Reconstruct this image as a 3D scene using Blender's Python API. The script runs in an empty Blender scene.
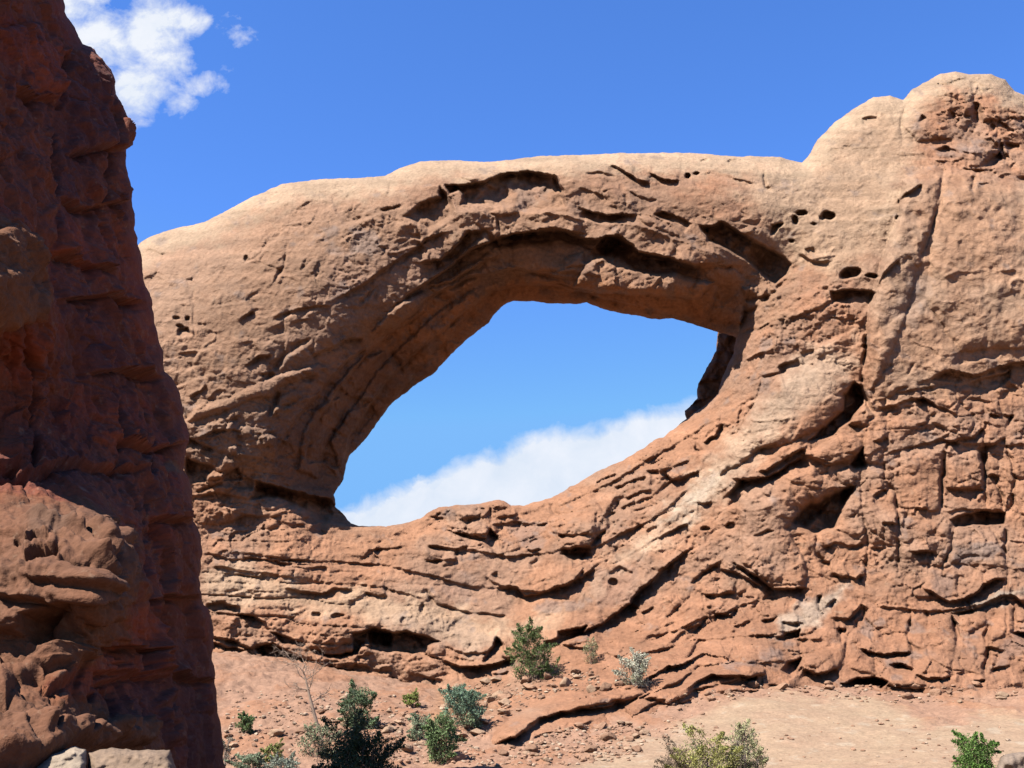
import bpy, math, random
import numpy as np

random.seed(7)
RNG = np.random.default_rng(11)
R = math.radians
scene = bpy.context.scene
col = scene.collection

# ------------------------------------------------------------------ camera
W, H, F = 1024, 768, 1098.0
PITCH = R(18.0)
CP, SP = math.cos(PITCH), math.sin(PITCH)
CAM = np.array([0.0, 0.0, 1.7])


def ray(u, v):
    xc = (np.asarray(u, float) - W / 2) / F
    yc = -(np.asarray(v, float) - H / 2) / F
    return xc, CP - yc * SP, SP + yc * CP


def at(u, v, Y):
    """the point at distance Y in front of the viewpoint that lies in the direction u, v"""
    dx, dy, dz = ray(u, v)
    t = Y / dy
    return np.stack([CAM[0] + dx * t, CAM[1] + dy * t, CAM[2] + dz * t], -1)


def back_to_dir(P):
    d = P - CAM
    f = d[..., 1] * CP + d[..., 2] * SP
    up = -d[..., 1] * SP + d[..., 2] * CP
    return W / 2 + F * d[..., 0] / f, H / 2 - F * up / f


cd = bpy.data.cameras.new('camera')
cam = bpy.data.objects.new('camera', cd)
col.objects.link(cam)
cam.location = CAM
cam.rotation_euler = (R(90) + PITCH, 0, 0)
cd.sensor_width = 36.0
cd.lens = 36.0 * F / W
cd.clip_start = 0.1
cd.clip_end = 20000
scene.camera = cam

# ------------------------------------------------------------------ noise
_perm = RNG.permutation(256).astype(np.int32)
_perm = np.concatenate([_perm, _perm, _perm])
_g = RNG.normal(size=(256, 3))
_g /= np.linalg.norm(_g, axis=1)[:, None]
_g = _g.astype(np.float32)
_gx, _gy, _gz = (np.ascontiguousarray(_g[:, k]) for k in range(3))


def perlin(x, y, z):
    x = np.asarray(x, np.float32); y = np.asarray(y, np.float32); z = np.asarray(z, np.float32)
    xi = np.floor(x).astype(np.int32); yi = np.floor(y).astype(np.int32); zi = np.floor(z).astype(np.int32)
    xf = x - xi; yf = y - yi; zf = z - zi
    xi &= 255; yi &= 255; zi &= 255
    u = xf * xf * xf * (xf * (xf * 6 - 15) + 10)
    v = yf * yf * yf * (yf * (yf * 6 - 15) + 10)
    w = zf * zf * zf * (zf * (zf * 6 - 15) + 10)

    def g(a, b, c):
        h = _perm[_perm[_perm[xi + a] + yi + b] + zi + c]
        return _gx[h] * (xf - a) + _gy[h] * (yf - b) + _gz[h] * (zf - c)
    x00 = g(0, 0, 0); x00 = x00 + u * (g(1, 0, 0) - x00)
    x10 = g(0, 1, 0); x10 = x10 + u * (g(1, 1, 0) - x10)
    x01 = g(0, 0, 1); x01 = x01 + u * (g(1, 0, 1) - x01)
    x11 = g(0, 1, 1); x11 = x11 + u * (g(1, 1, 1) - x11)
    y0 = x00 + v * (x10 - x00)
    y1 = x01 + v * (x11 - x01)
    return (y0 + w * (y1 - y0)) * 1.5


def fbm(P, s, octv=4, gain=0.5, off=0.0, sx=1.0):
    x = P[..., 0] / s / sx + off; y = P[..., 1] / s + off * 1.7; z = P[..., 2] / s + off * 2.3
    a, r = 1.0, 0.0
    for _ in range(octv):
        r = r + a * perlin(x, y, z)
        x = x * 2.03 + 3.1; y = y * 2.03 + 1.7; z = z * 2.03 + 5.3
        a *= gain
    return r


def worley2(x, y, seed=0, offs=False):
    """F1, F2 and the cell number of jittered cells in a plane"""
    xi = np.floor(x).astype(np.int32); yi = np.floor(y).astype(np.int32)
    f1 = np.full(x.shape, 9.0); f2 = np.full(x.shape, 9.0); cid = np.zeros(x.shape, np.int32)
    ox = np.zeros(x.shape); oy = np.zeros(x.shape)
    for i in (-1, 0, 1):
        for j in (-1, 0, 1):
            cx, cy = xi + i, yi + j
            h = _perm[(_perm[(cx + seed * 31) & 255] + cy) & 255]
            h2 = _perm[h + 77]
            px = cx + 0.1 + 0.8 * h / 255.0; py = cy + 0.1 + 0.8 * h2 / 255.0
            d = np.hypot(px - x, py - y)
            m = d < f1
            f2 = np.where(m, f1, np.minimum(f2, d))
            cid = np.where(m, h, cid)
            ox = np.where(m, x - px, ox); oy = np.where(m, y - py, oy)
            f1 = np.where(m, d, f1)
    return (f1, f2, cid, ox, oy) if offs else (f1, f2, cid)


def smooth(a, b, x):
    t = np.clip((x - a) / (b - a), 0, 1)
    return t * t * (3 - 2 * t)


def tps(pts, vals, lam=0.0):
    pts = np.asarray(pts, float); vals = np.asarray(vals, float)
    sc = np.abs(pts).max()
    p = pts / sc
    n = len(p)
    d2 = ((p[:, None] - p[None]) ** 2).sum(-1)
    K = np.where(d2 > 0, d2 * np.log(d2 + 1e-20) * 0.5, 0) + lam * np.eye(n)
    A = np.zeros((n + 3, n + 3))
    A[:n, :n] = K; A[:n, n] = 1; A[:n, n + 1:] = p; A[n, :n] = 1; A[n + 1:, :n] = p.T
    c = np.linalg.solve(A, np.concatenate([vals, np.zeros(3)]))

    def f(x, y):
        x = np.asarray(x, float); y = np.asarray(y, float)
        sh = x.shape
        X = x.ravel() / sc; Yv = y.ravel() / sc
        r = c[n] + c[n + 1] * X + c[n + 2] * Yv
        for k in range(n):
            q = (X - p[k, 0]) ** 2 + (Yv - p[k, 1]) ** 2
            r = r + c[k] * 0.5 * q * np.log(q + 1e-20)
        return r.reshape(sh)
    return f


def poly_sdf(poly, X, Y):
    """signed distance to a closed outline, positive inside"""
    p = np.asarray(poly, float)
    d = np.full(X.shape, 1e18)
    inside = np.zeros(X.shape, bool)
    n = len(p)
    for i in range(n):
        a = p[i]; b = p[(i + 1) % n]
        e = b - a
        L = max(e @ e, 1e-9)
        t = np.clip(((X - a[0]) * e[0] + (Y - a[1]) * e[1]) / L, 0, 1)
        d = np.minimum(d, (X - a[0] - t * e[0]) ** 2 + (Y - a[1] - t * e[1]) ** 2)
        c = (a[1] > Y) != (b[1] > Y)
        if c.any():
            xx = a[0] + (Y - a[1]) * e[0] / (e[1] if abs(e[1]) > 1e-9 else 1e-9)
            inside ^= c & (X < xx)
    d = np.sqrt(d)
    return np.where(inside, d, -d)


# ------------------------------------------------------------------ rock faces
class Relief:
    """A rock face as a sheet of depths; strokes carve ledges, joints, hollows and boulders into it."""

    def __init__(s, u0, u1, v0, v1, step, ctrl, ppm):
        s.u = np.arange(u0, u1 + 1e-6, step); s.v = np.arange(v0, v1 + 1e-6, step)
        s.U, s.V = np.meshgrid(s.u, s.v)
        s.step = step
        c = np.array(ctrl, float)
        f = tps(c[:, :2], c[:, 2], 1e-4)
        cu = np.arange(u0 - 8, u1 + 17, 8.0); cv = np.arange(v0 - 8, v1 + 17, 8.0)
        CU, CV = np.meshgrid(cu, cv)
        s.Y = s.upsample(f(CU, CV), cu, cv)
        s.ppm = ppm
        Q = np.stack([s.U, s.V, 0 * s.U], -1)
        s.WU = s.U + 3.0 * fbm(Q, 34, 3, off=3.3) * 0.8 + 1.0 * fbm(Q, 9, 2, .6, off=9.1)
        s.WV = s.V + 3.0 * fbm(Q, 34, 3, off=7.7) * 0.8 + 1.0 * fbm(Q, 9, 2, .6, off=1.9)
        s.mod = np.clip(.62 + 1.0 * fbm(Q, 26, 3, .6, off=17.0), .12, 1.25)
        s.D = np.zeros_like(s.Y)          # relief towards the viewer, metres

    def upsample(s, A, cu, cv):
        # smooth (quadratic B-spline like) resampling: bilinear on a fine-enough grid, then blurred
        iu = (s.U - cu[0]) / (cu[1] - cu[0]); iv = (s.V - cv[0]) / (cv[1] - cv[0])
        a = np.clip(iu.astype(int), 0, len(cu) - 2); b = np.clip(iv.astype(int), 0, len(cv) - 2)
        fu = iu - a; fv = iv - b
        r = (A[b, a] * (1 - fu) + A[b, a + 1] * fu) * (1 - fv) + (A[b + 1, a] * (1 - fu) + A[b + 1, a + 1] * fu) * fv
        return s.blur(r, 4)

    def blur(s, A, n):
        for _ in range(2):
            for ax in (0, 1):
                P = np.pad(A, [(n, n) if k == ax else (0, 0) for k in (0, 1)], 'edge')
                C = np.cumsum(P, ax)
                C = np.concatenate([np.zeros_like(np.take(C, [0], ax)), C], ax)
                m = 2 * n + 1
                hi = np.take(C, np.arange(m, C.shape[ax]), ax); lo = np.take(C, np.arange(0, C.shape[ax] - m), ax)
                A = (hi - lo) / m
        return A

    def box(s, pts, pad):
        p = np.asarray(pts, float)
        i0 = np.searchsorted(s.u, p[:, 0].min() - pad); i1 = np.searchsorted(s.u, p[:, 0].max() + pad)
        j0 = np.searchsorted(s.v, p[:, 1].min() - pad); j1 = np.searchsorted(s.v, p[:, 1].max() + pad)
        return (slice(max(j0, 0), max(j1, 0)), slice(max(i0, 0), max(i1, 0)))

    def line(s, pts, pad):
        b = s.box(pts, pad)
        X = s.WU[b]; Y = s.WV[b]
        p = np.asarray(pts, float)
        L = np.concatenate([[0], np.cumsum(np.hypot(*np.diff(p, axis=0).T))])
        best = np.full(X.shape, 1e18); sg = np.zeros(X.shape); tt = np.zeros(X.shape)
        for i in range(len(p) - 1):
            e = p[i + 1] - p[i]
            q = max(e @ e, 1e-9)
            t = np.clip(((X - p[i, 0]) * e[0] + (Y - p[i, 1]) * e[1]) / q, 0, 1)
            dx = X - p[i, 0] - t * e[0]; dy = Y - p[i, 1] - t * e[1]
            d = dx * dx + dy * dy
            m = d < best
            best = np.where(m, d, best)
            sg = np.where(m, np.sign(e[0] * dy - e[1] * dx), sg)
            tt = np.where(m, (L[i] + t * np.sqrt(q)) / max(L[-1], 1e-6), tt)
        return b, np.sqrt(best), sg, tt

    def ledge(s, pts, d, below=8, above=10, lip=0.5, edge=1.8, even=False):
        """an overhanging lip: the rock on the right-hand (lower) side of the stroke is set back"""
        if pts[0][0] > pts[-1][0]:
            pts = pts[::-1]
        b, r, sg, t = s.line(pts, 4 * max(below, above))
        if r.size == 0:
            return
        tp = smooth(0, 0.12, t) * smooth(0, 0.12, 1 - t)
        tp = 0.15 + 0.85 * tp
        endf = np.where((t <= 0) | (t >= 1), np.exp(-(r / (2.0 + .5 * below)) ** 2), 1.0)
        sd = r * sg
        q = np.maximum(sd - edge, 0)
        lo = smooth(-0.2, edge, sd) * (.6 * np.exp(-q / below * 1.3) + .4 * np.exp(-q / (2.6 * below)))
        up = np.exp(-(np.maximum(-sd, 0) / (1.5 * above)) ** 1.2) * (sd <= 0)
        s.D[b] += (.95 if even else .42 + .55 * s.mod[b]) * tp * endf * d * (-lo * (sd > -0.2) + lip * up * np.exp(-0))

    def crack(s, pts, d, w=1.6):
        b, r, sg, t = s.line(pts, 6 * w)
        if r.size == 0:
            return
        tp = 0.25 + 0.75 * smooth(0, 0.15, t) * smooth(0, 0.15, 1 - t)
        d = d * .8 * s.mod[b]
        s.D[b] -= d * tp * np.exp(-(r / (w * (.55 + .5 * s.mod[b]))) ** 2)
        s.D[b] += 0.18 * d * tp * np.exp(-(r / (4 * w)) ** 2)

    def dome(s, poly, h, edge=6.0, warp=True, fade=None):
        b = s.box(poly, 4)
        X, Y = (s.WU[b], s.WV[b]) if warp else (s.U[b], s.V[b])
        if X.size == 0:
            return
        di = np.clip(poly_sdf(poly, X, Y) / edge, 0, 1)
        if fade:
            h = h * (1 - smooth(fade[0], fade[1], Y))
        s.D[b] += h * (.75 * np.sqrt(1 - (1 - di) ** 2) * (.85 + .15 * np.minimum(s.mod[b], 1)))

    def hollow(s, poly, d, edge=2.2, tilt=0.8):
        b = s.box(poly, 4)
        X, Y = s.WU[b], s.WV[b]
        if X.size == 0:
            return
        p = np.asarray(poly, float)
        di = poly_sdf(poly, X, Y)
        k = (Y - p[:, 1].min()) / max(np.ptp(p[:, 1]), 1e-6)
        d = d * (.72 + .55 * s.mod[b])
        tilt = min(.85, tilt + .25)
        s.D[b] -= 1.25 * d * smooth(-0.4, edge, di) * (1 - tilt * np.clip(k, 0, 1))

    def pit(s, u, v, ru, rv, d):
        b = s.box([(u - ru * 2, v - rv * 2), (u + ru * 2, v + rv * 2)], 1)
        q = ((s.WU[b] - u) / ru) ** 2 + ((s.WV[b] - v) / rv) ** 2
        s.D[b] -= d * smooth(1.25, 0.55, q)


def tile(x0, y0, k):
    return lambda pts: [(x0 + a / k, y0 + b / k) for a, b in pts]


def shepard(ctrl, U, V, power=4.5):
    c = np.array(ctrl, float)
    num = [np.zeros(U.shape) for _ in range(c.shape[1] - 2)]
    den = np.zeros(U.shape)
    for row in c:
        w = 1.0 / (((U - row[0]) ** 2 + (V - row[1]) ** 2) + 200.0) ** (power / 2)
        den += w
        for k in range(len(num)):
            num[k] += w * row[2 + k]
    return [n / den for n in num]


# ------------------------------------------------------------------ materials
def nodes_of(name):
    m = bpy.data.materials.new(name)
    m.use_nodes = True
    nt = m.node_tree
    nt.nodes.clear()
    out = nt.nodes.new('ShaderNodeOutputMaterial')
    b = nt.nodes.new('ShaderNodeBsdfPrincipled')
    nt.links.new(b.outputs[0], out.inputs[0])
    return m, nt, b


def nz(nt, vec, scale, detail=4, rough=0.55, dist=0.0):
    n = nt.nodes.new('ShaderNodeTexNoise')
    n.inputs['Scale'].default_value = scale; n.inputs['Detail'].default_value = detail
    n.inputs['Roughness'].default_value = rough; n.inputs['Distortion'].default_value = dist
    nt.links.new(vec, n.inputs['Vector'])
    return n.outputs[0]


def mrange(nt, val, a, b, c, d):
    n = nt.nodes.new('ShaderNodeMapRange')
    n.inputs[1].default_value = a; n.inputs[2].default_value = b; n.inputs[3].default_value = c; n.inputs[4].default_value = d
    nt.links.new(val, n.inputs[0])
    return n.outputs[0]


def mixc(nt, mode, fac, a, b):
    n = nt.nodes.new('ShaderNodeMix')
    n.data_type = 'RGBA'; n.blend_type = mode
    if isinstance(fac, (int, float)):
        n.inputs[0].default_value = fac
    else:
        nt.links.new(fac, n.inputs[0])
    for k, x in ((6, a), (7, b)):
        if isinstance(x, tuple):
            n.inputs[k].default_value = (*x, 1)
        else:
            nt.links.new(x, n.inputs[k])
    return n.outputs[2]


def math_n(nt, op, a, b=0.0, c=None):
    n = nt.nodes.new('ShaderNodeMath')
    n.operation = op
    for k, x in enumerate((a, b, c)):
        if x is None:
            continue
        if isinstance(x, (int, float)):
            n.inputs[k].default_value = x
        else:
            nt.links.new(x, n.inputs[k])
    return n.outputs[0]


def rock_material(name, px, bump=0.5, base=None):
    """sandstone: the mineral colour, with any painted shade, comes from the mesh, grain, chips and stains from noise; px = metres per fine grain"""
    m, nt, b = nodes_of(name)
    geo = nt.nodes.new('ShaderNodeTexCoord').outputs['Object']
    if base is None:
        at_ = nt.nodes.new('ShaderNodeAttribute'); at_.attribute_name = 'tint'
        c = at_.outputs['Color']
    else:
        rgb = nt.nodes.new('ShaderNodeRGB'); rgb.outputs[0].default_value = (*base, 1)
        c = rgb.outputs[0]
    n2 = nz(nt, geo, 0.30 / px, 2, 0.65)
    n3 = nz(nt, geo, 0.10 / px, 4, 0.68, 0.5)
    k = mrange(nt, n2, 0.25, 0.75, 0.80, 1.20)
    cc = nt.nodes.new('ShaderNodeCombineColor')
    for i in range(3):
        nt.links.new(k, cc.inputs[i])
    c = mixc(nt, 'MULTIPLY', 1.0, c, cc.outputs[0])
    # pale rubbed grains and dark lichen flecks
    c = mixc(nt, 'MIX', mrange(nt, n3, 0.60, 0.76, 0.0, 0.35), c, (0.215, 0.155, 0.107))
    c = mixc(nt, 'MULTIPLY', mrange(nt, n3, 0.42, 0.28, 0.0, 0.55), c, (0.60, 0.53, 0.50))
    nt.links.new(c, b.inputs['Base Color'])
    b.inputs['Roughness'].default_value = 0.93
    b.inputs['Specular IOR Level'].default_value = 0.15
    bm = nt.nodes.new('ShaderNodeBump')
    bm.inputs['Strength'].default_value = bump
    bm.inputs['Distance'].default_value = px * 1.3
    hsum = math_n(nt, 'ADD', math_n(nt, 'MULTIPLY', n2, 0.7), math_n(nt, 'MULTIPLY', n3, 2.2))
    nt.links.new(hsum, bm.inputs['Height'])
    nt.links.new(bm.outputs[0], b.inputs['Normal'])
    return m


M_ARCH = rock_material('arch_sandstone', 0.085, 0.75)
M_CLIFF = rock_material('cliff_sandstone', 0.035, 0.6)
M_GROUND = rock_material('ground_sandstone', 0.06, 0.5)
M_STONE = rock_material('loose_stone', 0.05, 0.5)


# ------------------------------------------------------------------ mesh helpers
def add_mesh(name, verts, faces, mat, parent=None, tint=None, normals=None, loops=None, smoothf=True):
    me = bpy.data.meshes.new(name)
    verts = np.asarray(verts, np.float32)
    if isinstance(faces, np.ndarray):
        n, k = faces.shape
        me.vertices.add(len(verts)); me.vertices.foreach_set('co', verts.ravel())
        me.loops.add(n * k); me.loops.foreach_set('vertex_index', faces.ravel().astype(np.int32))
        me.polygons.add(n)
        me.polygons.foreach_set('loop_start', np.arange(0, n * k, k, dtype=np.int32))
        me.polygons.foreach_set('loop_total', np.full(n, k, np.int32))
        me.update(calc_edges=True)
    else:
        me.from_pydata(verts.tolist(), [], faces)
    me.polygons.foreach_set('use_smooth', np.full(len(me.polygons), smoothf))
    if tint is not None:
        a = me.color_attributes.new('tint', 'FLOAT_COLOR', 'POINT')
        t = np.ones((len(verts), 4), np.float32)
        t[:, :3] = tint
        a.data.foreach_set('color', t.ravel())
    me.materials.append(mat)
    if normals is not None:
        me.normals_split_custom_set_from_vertices(normals.tolist())
    me.update()
    o = bpy.data.objects.new(name, me)
    col.objects.link(o)
    if parent is not None:
        o.parent = parent
    return o


def tag(o, label=None, cat=None, group=None, kind=None):
    for k, x in (('label', label), ('category', cat), ('group', group), ('kind', kind)):
        if x:
            o[k] = x
    return o


def empty(name, loc):
    o = bpy.data.objects.new(name, None)
    o.location = loc
    o.empty_display_size = 0.3
    col.objects.link(o)
    return o


def solid_from(rel, sd, thick, roll, rollr, back_r, own_normal=False):
    """closed rock body from a relief: front sheet, back sheet, joined along the outline sd (positive inside)"""
    st = rel.step
    ny, nx = rel.U.shape
    gy, gx = np.gradient(sd, st)
    gl = np.maximum(np.hypot(gx, gy), 0.4)
    out = sd < 0
    near = out & (sd > -1.9 * st)
    cellin = ((sd[:-1, :-1] >= 0).astype(int) + (sd[1:, :-1] >= 0) + (sd[:-1, 1:] >= 0) + (sd[1:, 1:] >= 0))
    ok = ~out | near
    face = (cellin >= 1) & ok[:-1, :-1] & ok[1:, :-1] & ok[:-1, 1:] & ok[1:, 1:]
    U = rel.U.copy(); V = rel.V.copy()
    U[near] -= (sd * gx / gl ** 2)[near]; V[near] -= (sd * gy / gl ** 2)[near]
    di = np.maximum(sd, 0)
    r = 1 - np.clip(di / rollr, 0, 1)
    Yf = rel.Y - (0 if own_normal else rel.D) + roll * (1 - np.sqrt(np.maximum(1 - r * r, 0)))
    rb = 1 - np.clip(di / back_r, 0, 1)
    base = rel.blur(Yf, int(6 / st))
    w = smooth(0, 10, di)
    Yb = Yf * (1 - w) + base * w + thick * np.sqrt(np.maximum(1 - rb * rb, 0)) + 0.02
    idx = np.arange(ny * nx).reshape(ny, nx)
    a, b, c, d = idx[:-1, :-1][face], idx[1:, :-1][face], idx[1:, 1:][face], idx[:-1, 1:][face]
    front = np.stack([a, b, c, d], 1)
    N = ny * nx
    back = np.stack([a, d, c, b], 1) + N
    Pf = at(U, V, Yf)
    if own_normal:
        Pn = at(rel.U, rel.V, rel.blur(Yf, 10))
        nn = np.cross(np.gradient(Pn, axis=0), np.gradient(Pn, axis=1))
        nn /= np.maximum(np.linalg.norm(nn, axis=-1, keepdims=True), 1e-9)
        nn *= np.where((nn * (CAM - Pn)).sum(-1, keepdims=True) < 0, -1, 1)
        Pf = Pf + nn * (rel.D * smooth(0, 6, di))[..., None]
    Pf = Pf.reshape(-1, 3)
    Pb = at(U, V, Yb).reshape(-1, 3)
    # side walls along the rim of the front faces
    E = np.concatenate([front[:, [0, 1]], front[:, [1, 2]], front[:, [2, 3]], front[:, [3, 0]]])
    key = np.minimum(E[:, 0], E[:, 1]).astype(np.int64) * N + np.maximum(E[:, 0], E[:, 1])
    uq, ix, cnt = np.unique(key, return_index=True, return_counts=True)
    rim = E[ix[cnt == 1]]
    side = np.stack([rim[:, 1], rim[:, 0], rim[:, 0] + N, rim[:, 1] + N], 1)
    return Pf, Pb, front, back, side, Yf


def vertex_normals(P, faces):
    n = np.zeros_like(P)
    a = P[faces[:, 2]] - P[faces[:, 0]]; b = P[faces[:, 3]] - P[faces[:, 1]]
    fn = np.cross(a, b)
    for k in range(4):
        for j in range(3):
            n[:, j] += np.bincount(faces[:, k], fn[:, j], len(P))
    return n / np.maximum(np.linalg.norm(n, axis=1), 1e-12)[:, None]


# ------------------------------------------------------------------ the arch
ARCH_CTRL = [
    (-60, 360, 95), (-60, 480, 91), (-60, 600, 89), (-60, 700, 87), (0, 330, 92), (0, 450, 89), (0, 600, 88), (-100, 520, 94),
    (60, 280, 91), (60, 420, 88), (60, 560, 87), (60, 700, 86),
    (100, 280, 90), (150, 240, 91), (150, 300, 87), (150, 400, 86), (200, 230, 90.5), (220, 300, 86.5), (200, 400, 85.5),
    (200, 450, 86), (200, 485, 87.2), (250, 440, 86), (280, 200, 90), (280, 260, 87), (280, 330, 86), (285, 390, 86.6),
    (270, 470, 88), (310, 440, 90.5), (330, 400, 90.3), (350, 360, 90), (325, 480, 94), (345, 445, 95.5), (365, 420, 97),
    (390, 395, 97), (430, 367, 96.5), (385, 345, 92), (340, 330, 87), (360, 270, 87), (400, 310, 88.8), (430, 320, 92.5), (460, 335, 96),
    (400, 172, 90.2), (400, 200, 88), (400, 250, 87.3), (440, 280, 89.5), (480, 165, 90.5), (480, 180, 88.6), (490, 220, 88), (490, 250, 89.2),
    (475, 295, 93), (500, 302, 96), (540, 158, 91), (560, 172, 88.8), (560, 225, 88), (560, 260, 89.7), (560, 287, 90.3), (560, 300, 94.5), (605, 265, 88.9), (605, 288, 88.8), (605, 304, 93),
    (640, 158, 91), (640, 180, 89), (640, 230, 87.6), (650, 255, 88.2), (640, 278, 88.0), (640, 293, 88.5), (640, 314, 93.5), (680, 285, 88.4), (680, 300, 90),
    (710, 160, 91), (710, 190, 88.5), (710, 225, 88), (715, 258, 87.5), (700, 290, 90), (700, 322, 94), (732, 325, 93), (760, 170, 90),
    (760, 210, 88), (780, 260, 89.5), (750, 300, 91), (748, 332, 91), (737, 342, 91.5), (715, 388, 92), (690, 415, 92.5), (760, 335, 88),
    (760, 380, 87), (720, 420, 89), (820, 140, 92), (870, 100, 93), (960, 75, 93), (1020, 95, 93), (830, 180, 90), (900, 140, 91),
    (960, 130, 91), (820, 230, 87.5), (800, 290, 87), (850, 270, 86.5), (900, 190, 88), (950, 180, 88), (1020, 200, 88), (930, 260, 86.5),
    (1000, 280, 86), (900, 350, 85.3), (1000, 370, 85), (870, 420, 84.5), (800, 360, 86.3), (800, 400, 85.4), (840, 400, 85.0), (760, 440, 85.8),
    (700, 480, 87), (640, 450, 91.5), (600, 475, 92), (560, 495, 92.5), (500, 508, 91.6), (450, 508, 91.3), (420, 522, 90.8), (380, 530, 90.5),
    (340, 527, 91), (300, 520, 88.6), (250, 520, 88.5), (200, 520, 87.5), (220, 560, 86.5), (300, 570, 86.4), (400, 560, 87.6), (480, 560, 87.8),
    (560, 540, 88), (640, 500, 88.3), (700, 530, 85.5), (760, 500, 84.3), (800, 520, 83.8), (850, 480, 84), (900, 470, 83.5), (960, 470, 83.5),
    (1024, 470, 83.5), (220, 600, 85.5), (300, 600, 85.8), (380, 600, 86), (450, 610, 86), (520, 610, 85.7), (580, 590, 85.3), (620, 560, 86),
    (700, 590, 83.5), (780, 580, 82.5), (850, 580, 82), (920, 580, 81.5), (1000, 580, 81), (240, 640, 84.5), (320, 640, 84), (420, 640, 83.5),
    (500, 640, 83.2), (560, 630, 83.2), (620, 640, 82), (700, 650, 79.5), (800, 640, 79), (900, 650, 78.5), (1000, 650, 78), (215, 675, 84),
    (330, 685, 84.5), (420, 695, 83.5), (490, 698, 78.5), (550, 670, 79.5), (500, 738, 66.3), (500, 716, 72), (540, 718, 69.6), (540, 695, 74.8), (580, 706, 70.7), (580, 682, 76.5), (620, 706, 71), (620, 680, 75.5), (660, 696, 72.8), (660, 675, 75.6), (720, 685, 74), (720, 665, 76.5),
    (800, 690, 76), (900, 690, 75.5), (1000, 690, 75), (330, 780, 84), (430, 780, 80), (520, 780, 64), (600, 780, 66), (900, 780, 75), (1024, 780, 75), (1130, 690, 75),
    (1130, 450, 83.5), (1130, 280, 87), (1130, 150, 94), (215, 780, 84)]

A = Relief(-60, 1132, 44, 770, 1.0, ARCH_CTRL, 12)

# tower block standing in front of the summit
A.dome([(898, 215), (902, 181), (918, 169), (933, 166), (944, 173), (951, 168), (972, 171), (1024, 183), (1120, 200), (1120, 420), (1024, 388),
        (960, 386), (900, 392), (870, 404), (862, 385), (866, 340), (872, 290), (885, 250)], 2.4, 8, fade=(260, 430))
A.dome([(898, 215), (905, 180), (941, 178), (935, 215), (922, 260), (905, 320), (880, 380), (870, 390), (868, 340), (878, 280)], .9, 13)
A.dome([(943, 180), (1024, 188), (1120, 200), (1120, 340), (960, 352), (926, 300), (931, 250)], .9, 20)
A.dome([(880, 330), (925, 300), (960, 350), (955, 385), (900, 392), (872, 400)], .6, 16)
# slab with the pale streak
t = tile(740, 320, 5.12)
A.dome(t([(-120, 700), (0, 540), (100, 400), (240, 260), (400, 205), (500, 250), (590, 310), (530, 380), (500, 470), (400, 560), (250, 640), (100, 660), (0, 740), (-110, 800)]), 1.5, 22)
A.hollow(t([(580, 318), (622, 330), (632, 420), (560, 520), (480, 590), (350, 625), (410, 560), (510, 470), (530, 380)]), 2.6, 3, 0.1)
A.dome(t([(560, 500), (640, 435), (690, 480), (640, 540), (550, 535)]), 0.9, 6)
A.hollow(t([(540, 540), (640, 550), (680, 530), (600, 592)]), 1.0)
A.dome(t([(330, 690), (400, 640), (520, 570), (590, 590), (640, 640), (560, 720), (440, 750)]), 1.2, 9)
A.hollow(t([(560, 740), (630, 640), (655, 740), (590, 770)]), 1.6)
A.ledge(t([(100, 660), (200, 620)]), .5); A.ledge(t([(100, 780), (140, 768), (260, 690), (335, 650)]), 1.2, 6)
A.ledge(t([(190, 240), (260, 220), (300, 195)]), .8); A.ledge(t([(310, 165), (380, 150)]), .6); A.ledge(t([(20, 200), (70, 170), (120, 160)]), .5)
A.crack(t([(0, 520), (30, 420), (90, 400), (110, 310), (230, 270)]), .5); A.crack(t([(655, 60), (640, 160), (625, 260), (630, 380), (650, 440), (700, 480)]), 1.1, 2.6)
A.crack(t([(720, 280), (775, 230)]), .5); A.crack(t([(845, 280), (890, 220)]), .6); A.pit(864, 347, 3, 2, .5)
A.ledge(t([(690, 440), (800, 430), (880, 400), (960, 410), (1000, 440)]), .5)
A.dome(t([(690, 560), (740, 540), (770, 580), (730, 615), (695, 600)]), .5, 5); A.dome(t([(630, 680), (660, 560), (740, 600), (760, 650), (700, 740), (640, 730)]), .7, 8)
# pier foot
t = tile(190, 400, 5.12)
A.ledge(t([(330, 415), (480, 440), (620, 495), (730, 500)]), 1.6, 16, 12)
A.hollow(t([(345, 430), (300, 520), (450, 500), (560, 550), (640, 625), (800, 640), (870, 640), (770, 560), (735, 505), (620, 500), (480, 445)]), 1.6, 4, .3)
A.hollow(t([(-20, 290), (130, 340), (80, 430), (-20, 430)]), 1.6); A.hollow(t([(170, 390), (250, 340), (270, 420), (180, 420)]), 1.2)
A.ledge(t([(-20, 195), (60, 215), (130, 250)]), .9); A.dome(t([(130, 340), (190, 290), (230, 320), (240, 360), (150, 370)]), .9, 5)
A.dome(t([(80, 370), (180, 380), (190, 410), (90, 415)]), .9, 4); A.dome(t([(370, 190), (400, 165), (450, 190), (440, 240), (380, 230)]), .9, 5)
A.dome(t([(200, 250), (240, 235), (260, 290), (215, 290)]), .6, 4)
A.dome(t([(470, 200), (510, 180), (500, 215), (480, 220)]), .6, 3)
A.ledge(t([(40, 490), (130, 480), (200, 490), (300, 510)]), .4); A.ledge(t([(220, 620), (280, 590), (340, 600)]), .6)
A.crack(t([(340, 640), (350, 600), (420, 610), (480, 590), (520, 545), (570, 545)]), .5); A.hollow(t([(560, 620), (620, 590), (660, 630), (600, 645)]), .8)
A.dome(t([(20, 500), (150, 500), (260, 560), (220, 630), (60, 640), (20, 580)]), .5, 12); A.dome(t([(340, 540), (420, 510), (500, 530), (560, 560), (480, 600), (350, 600)]), .5, 8)
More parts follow.
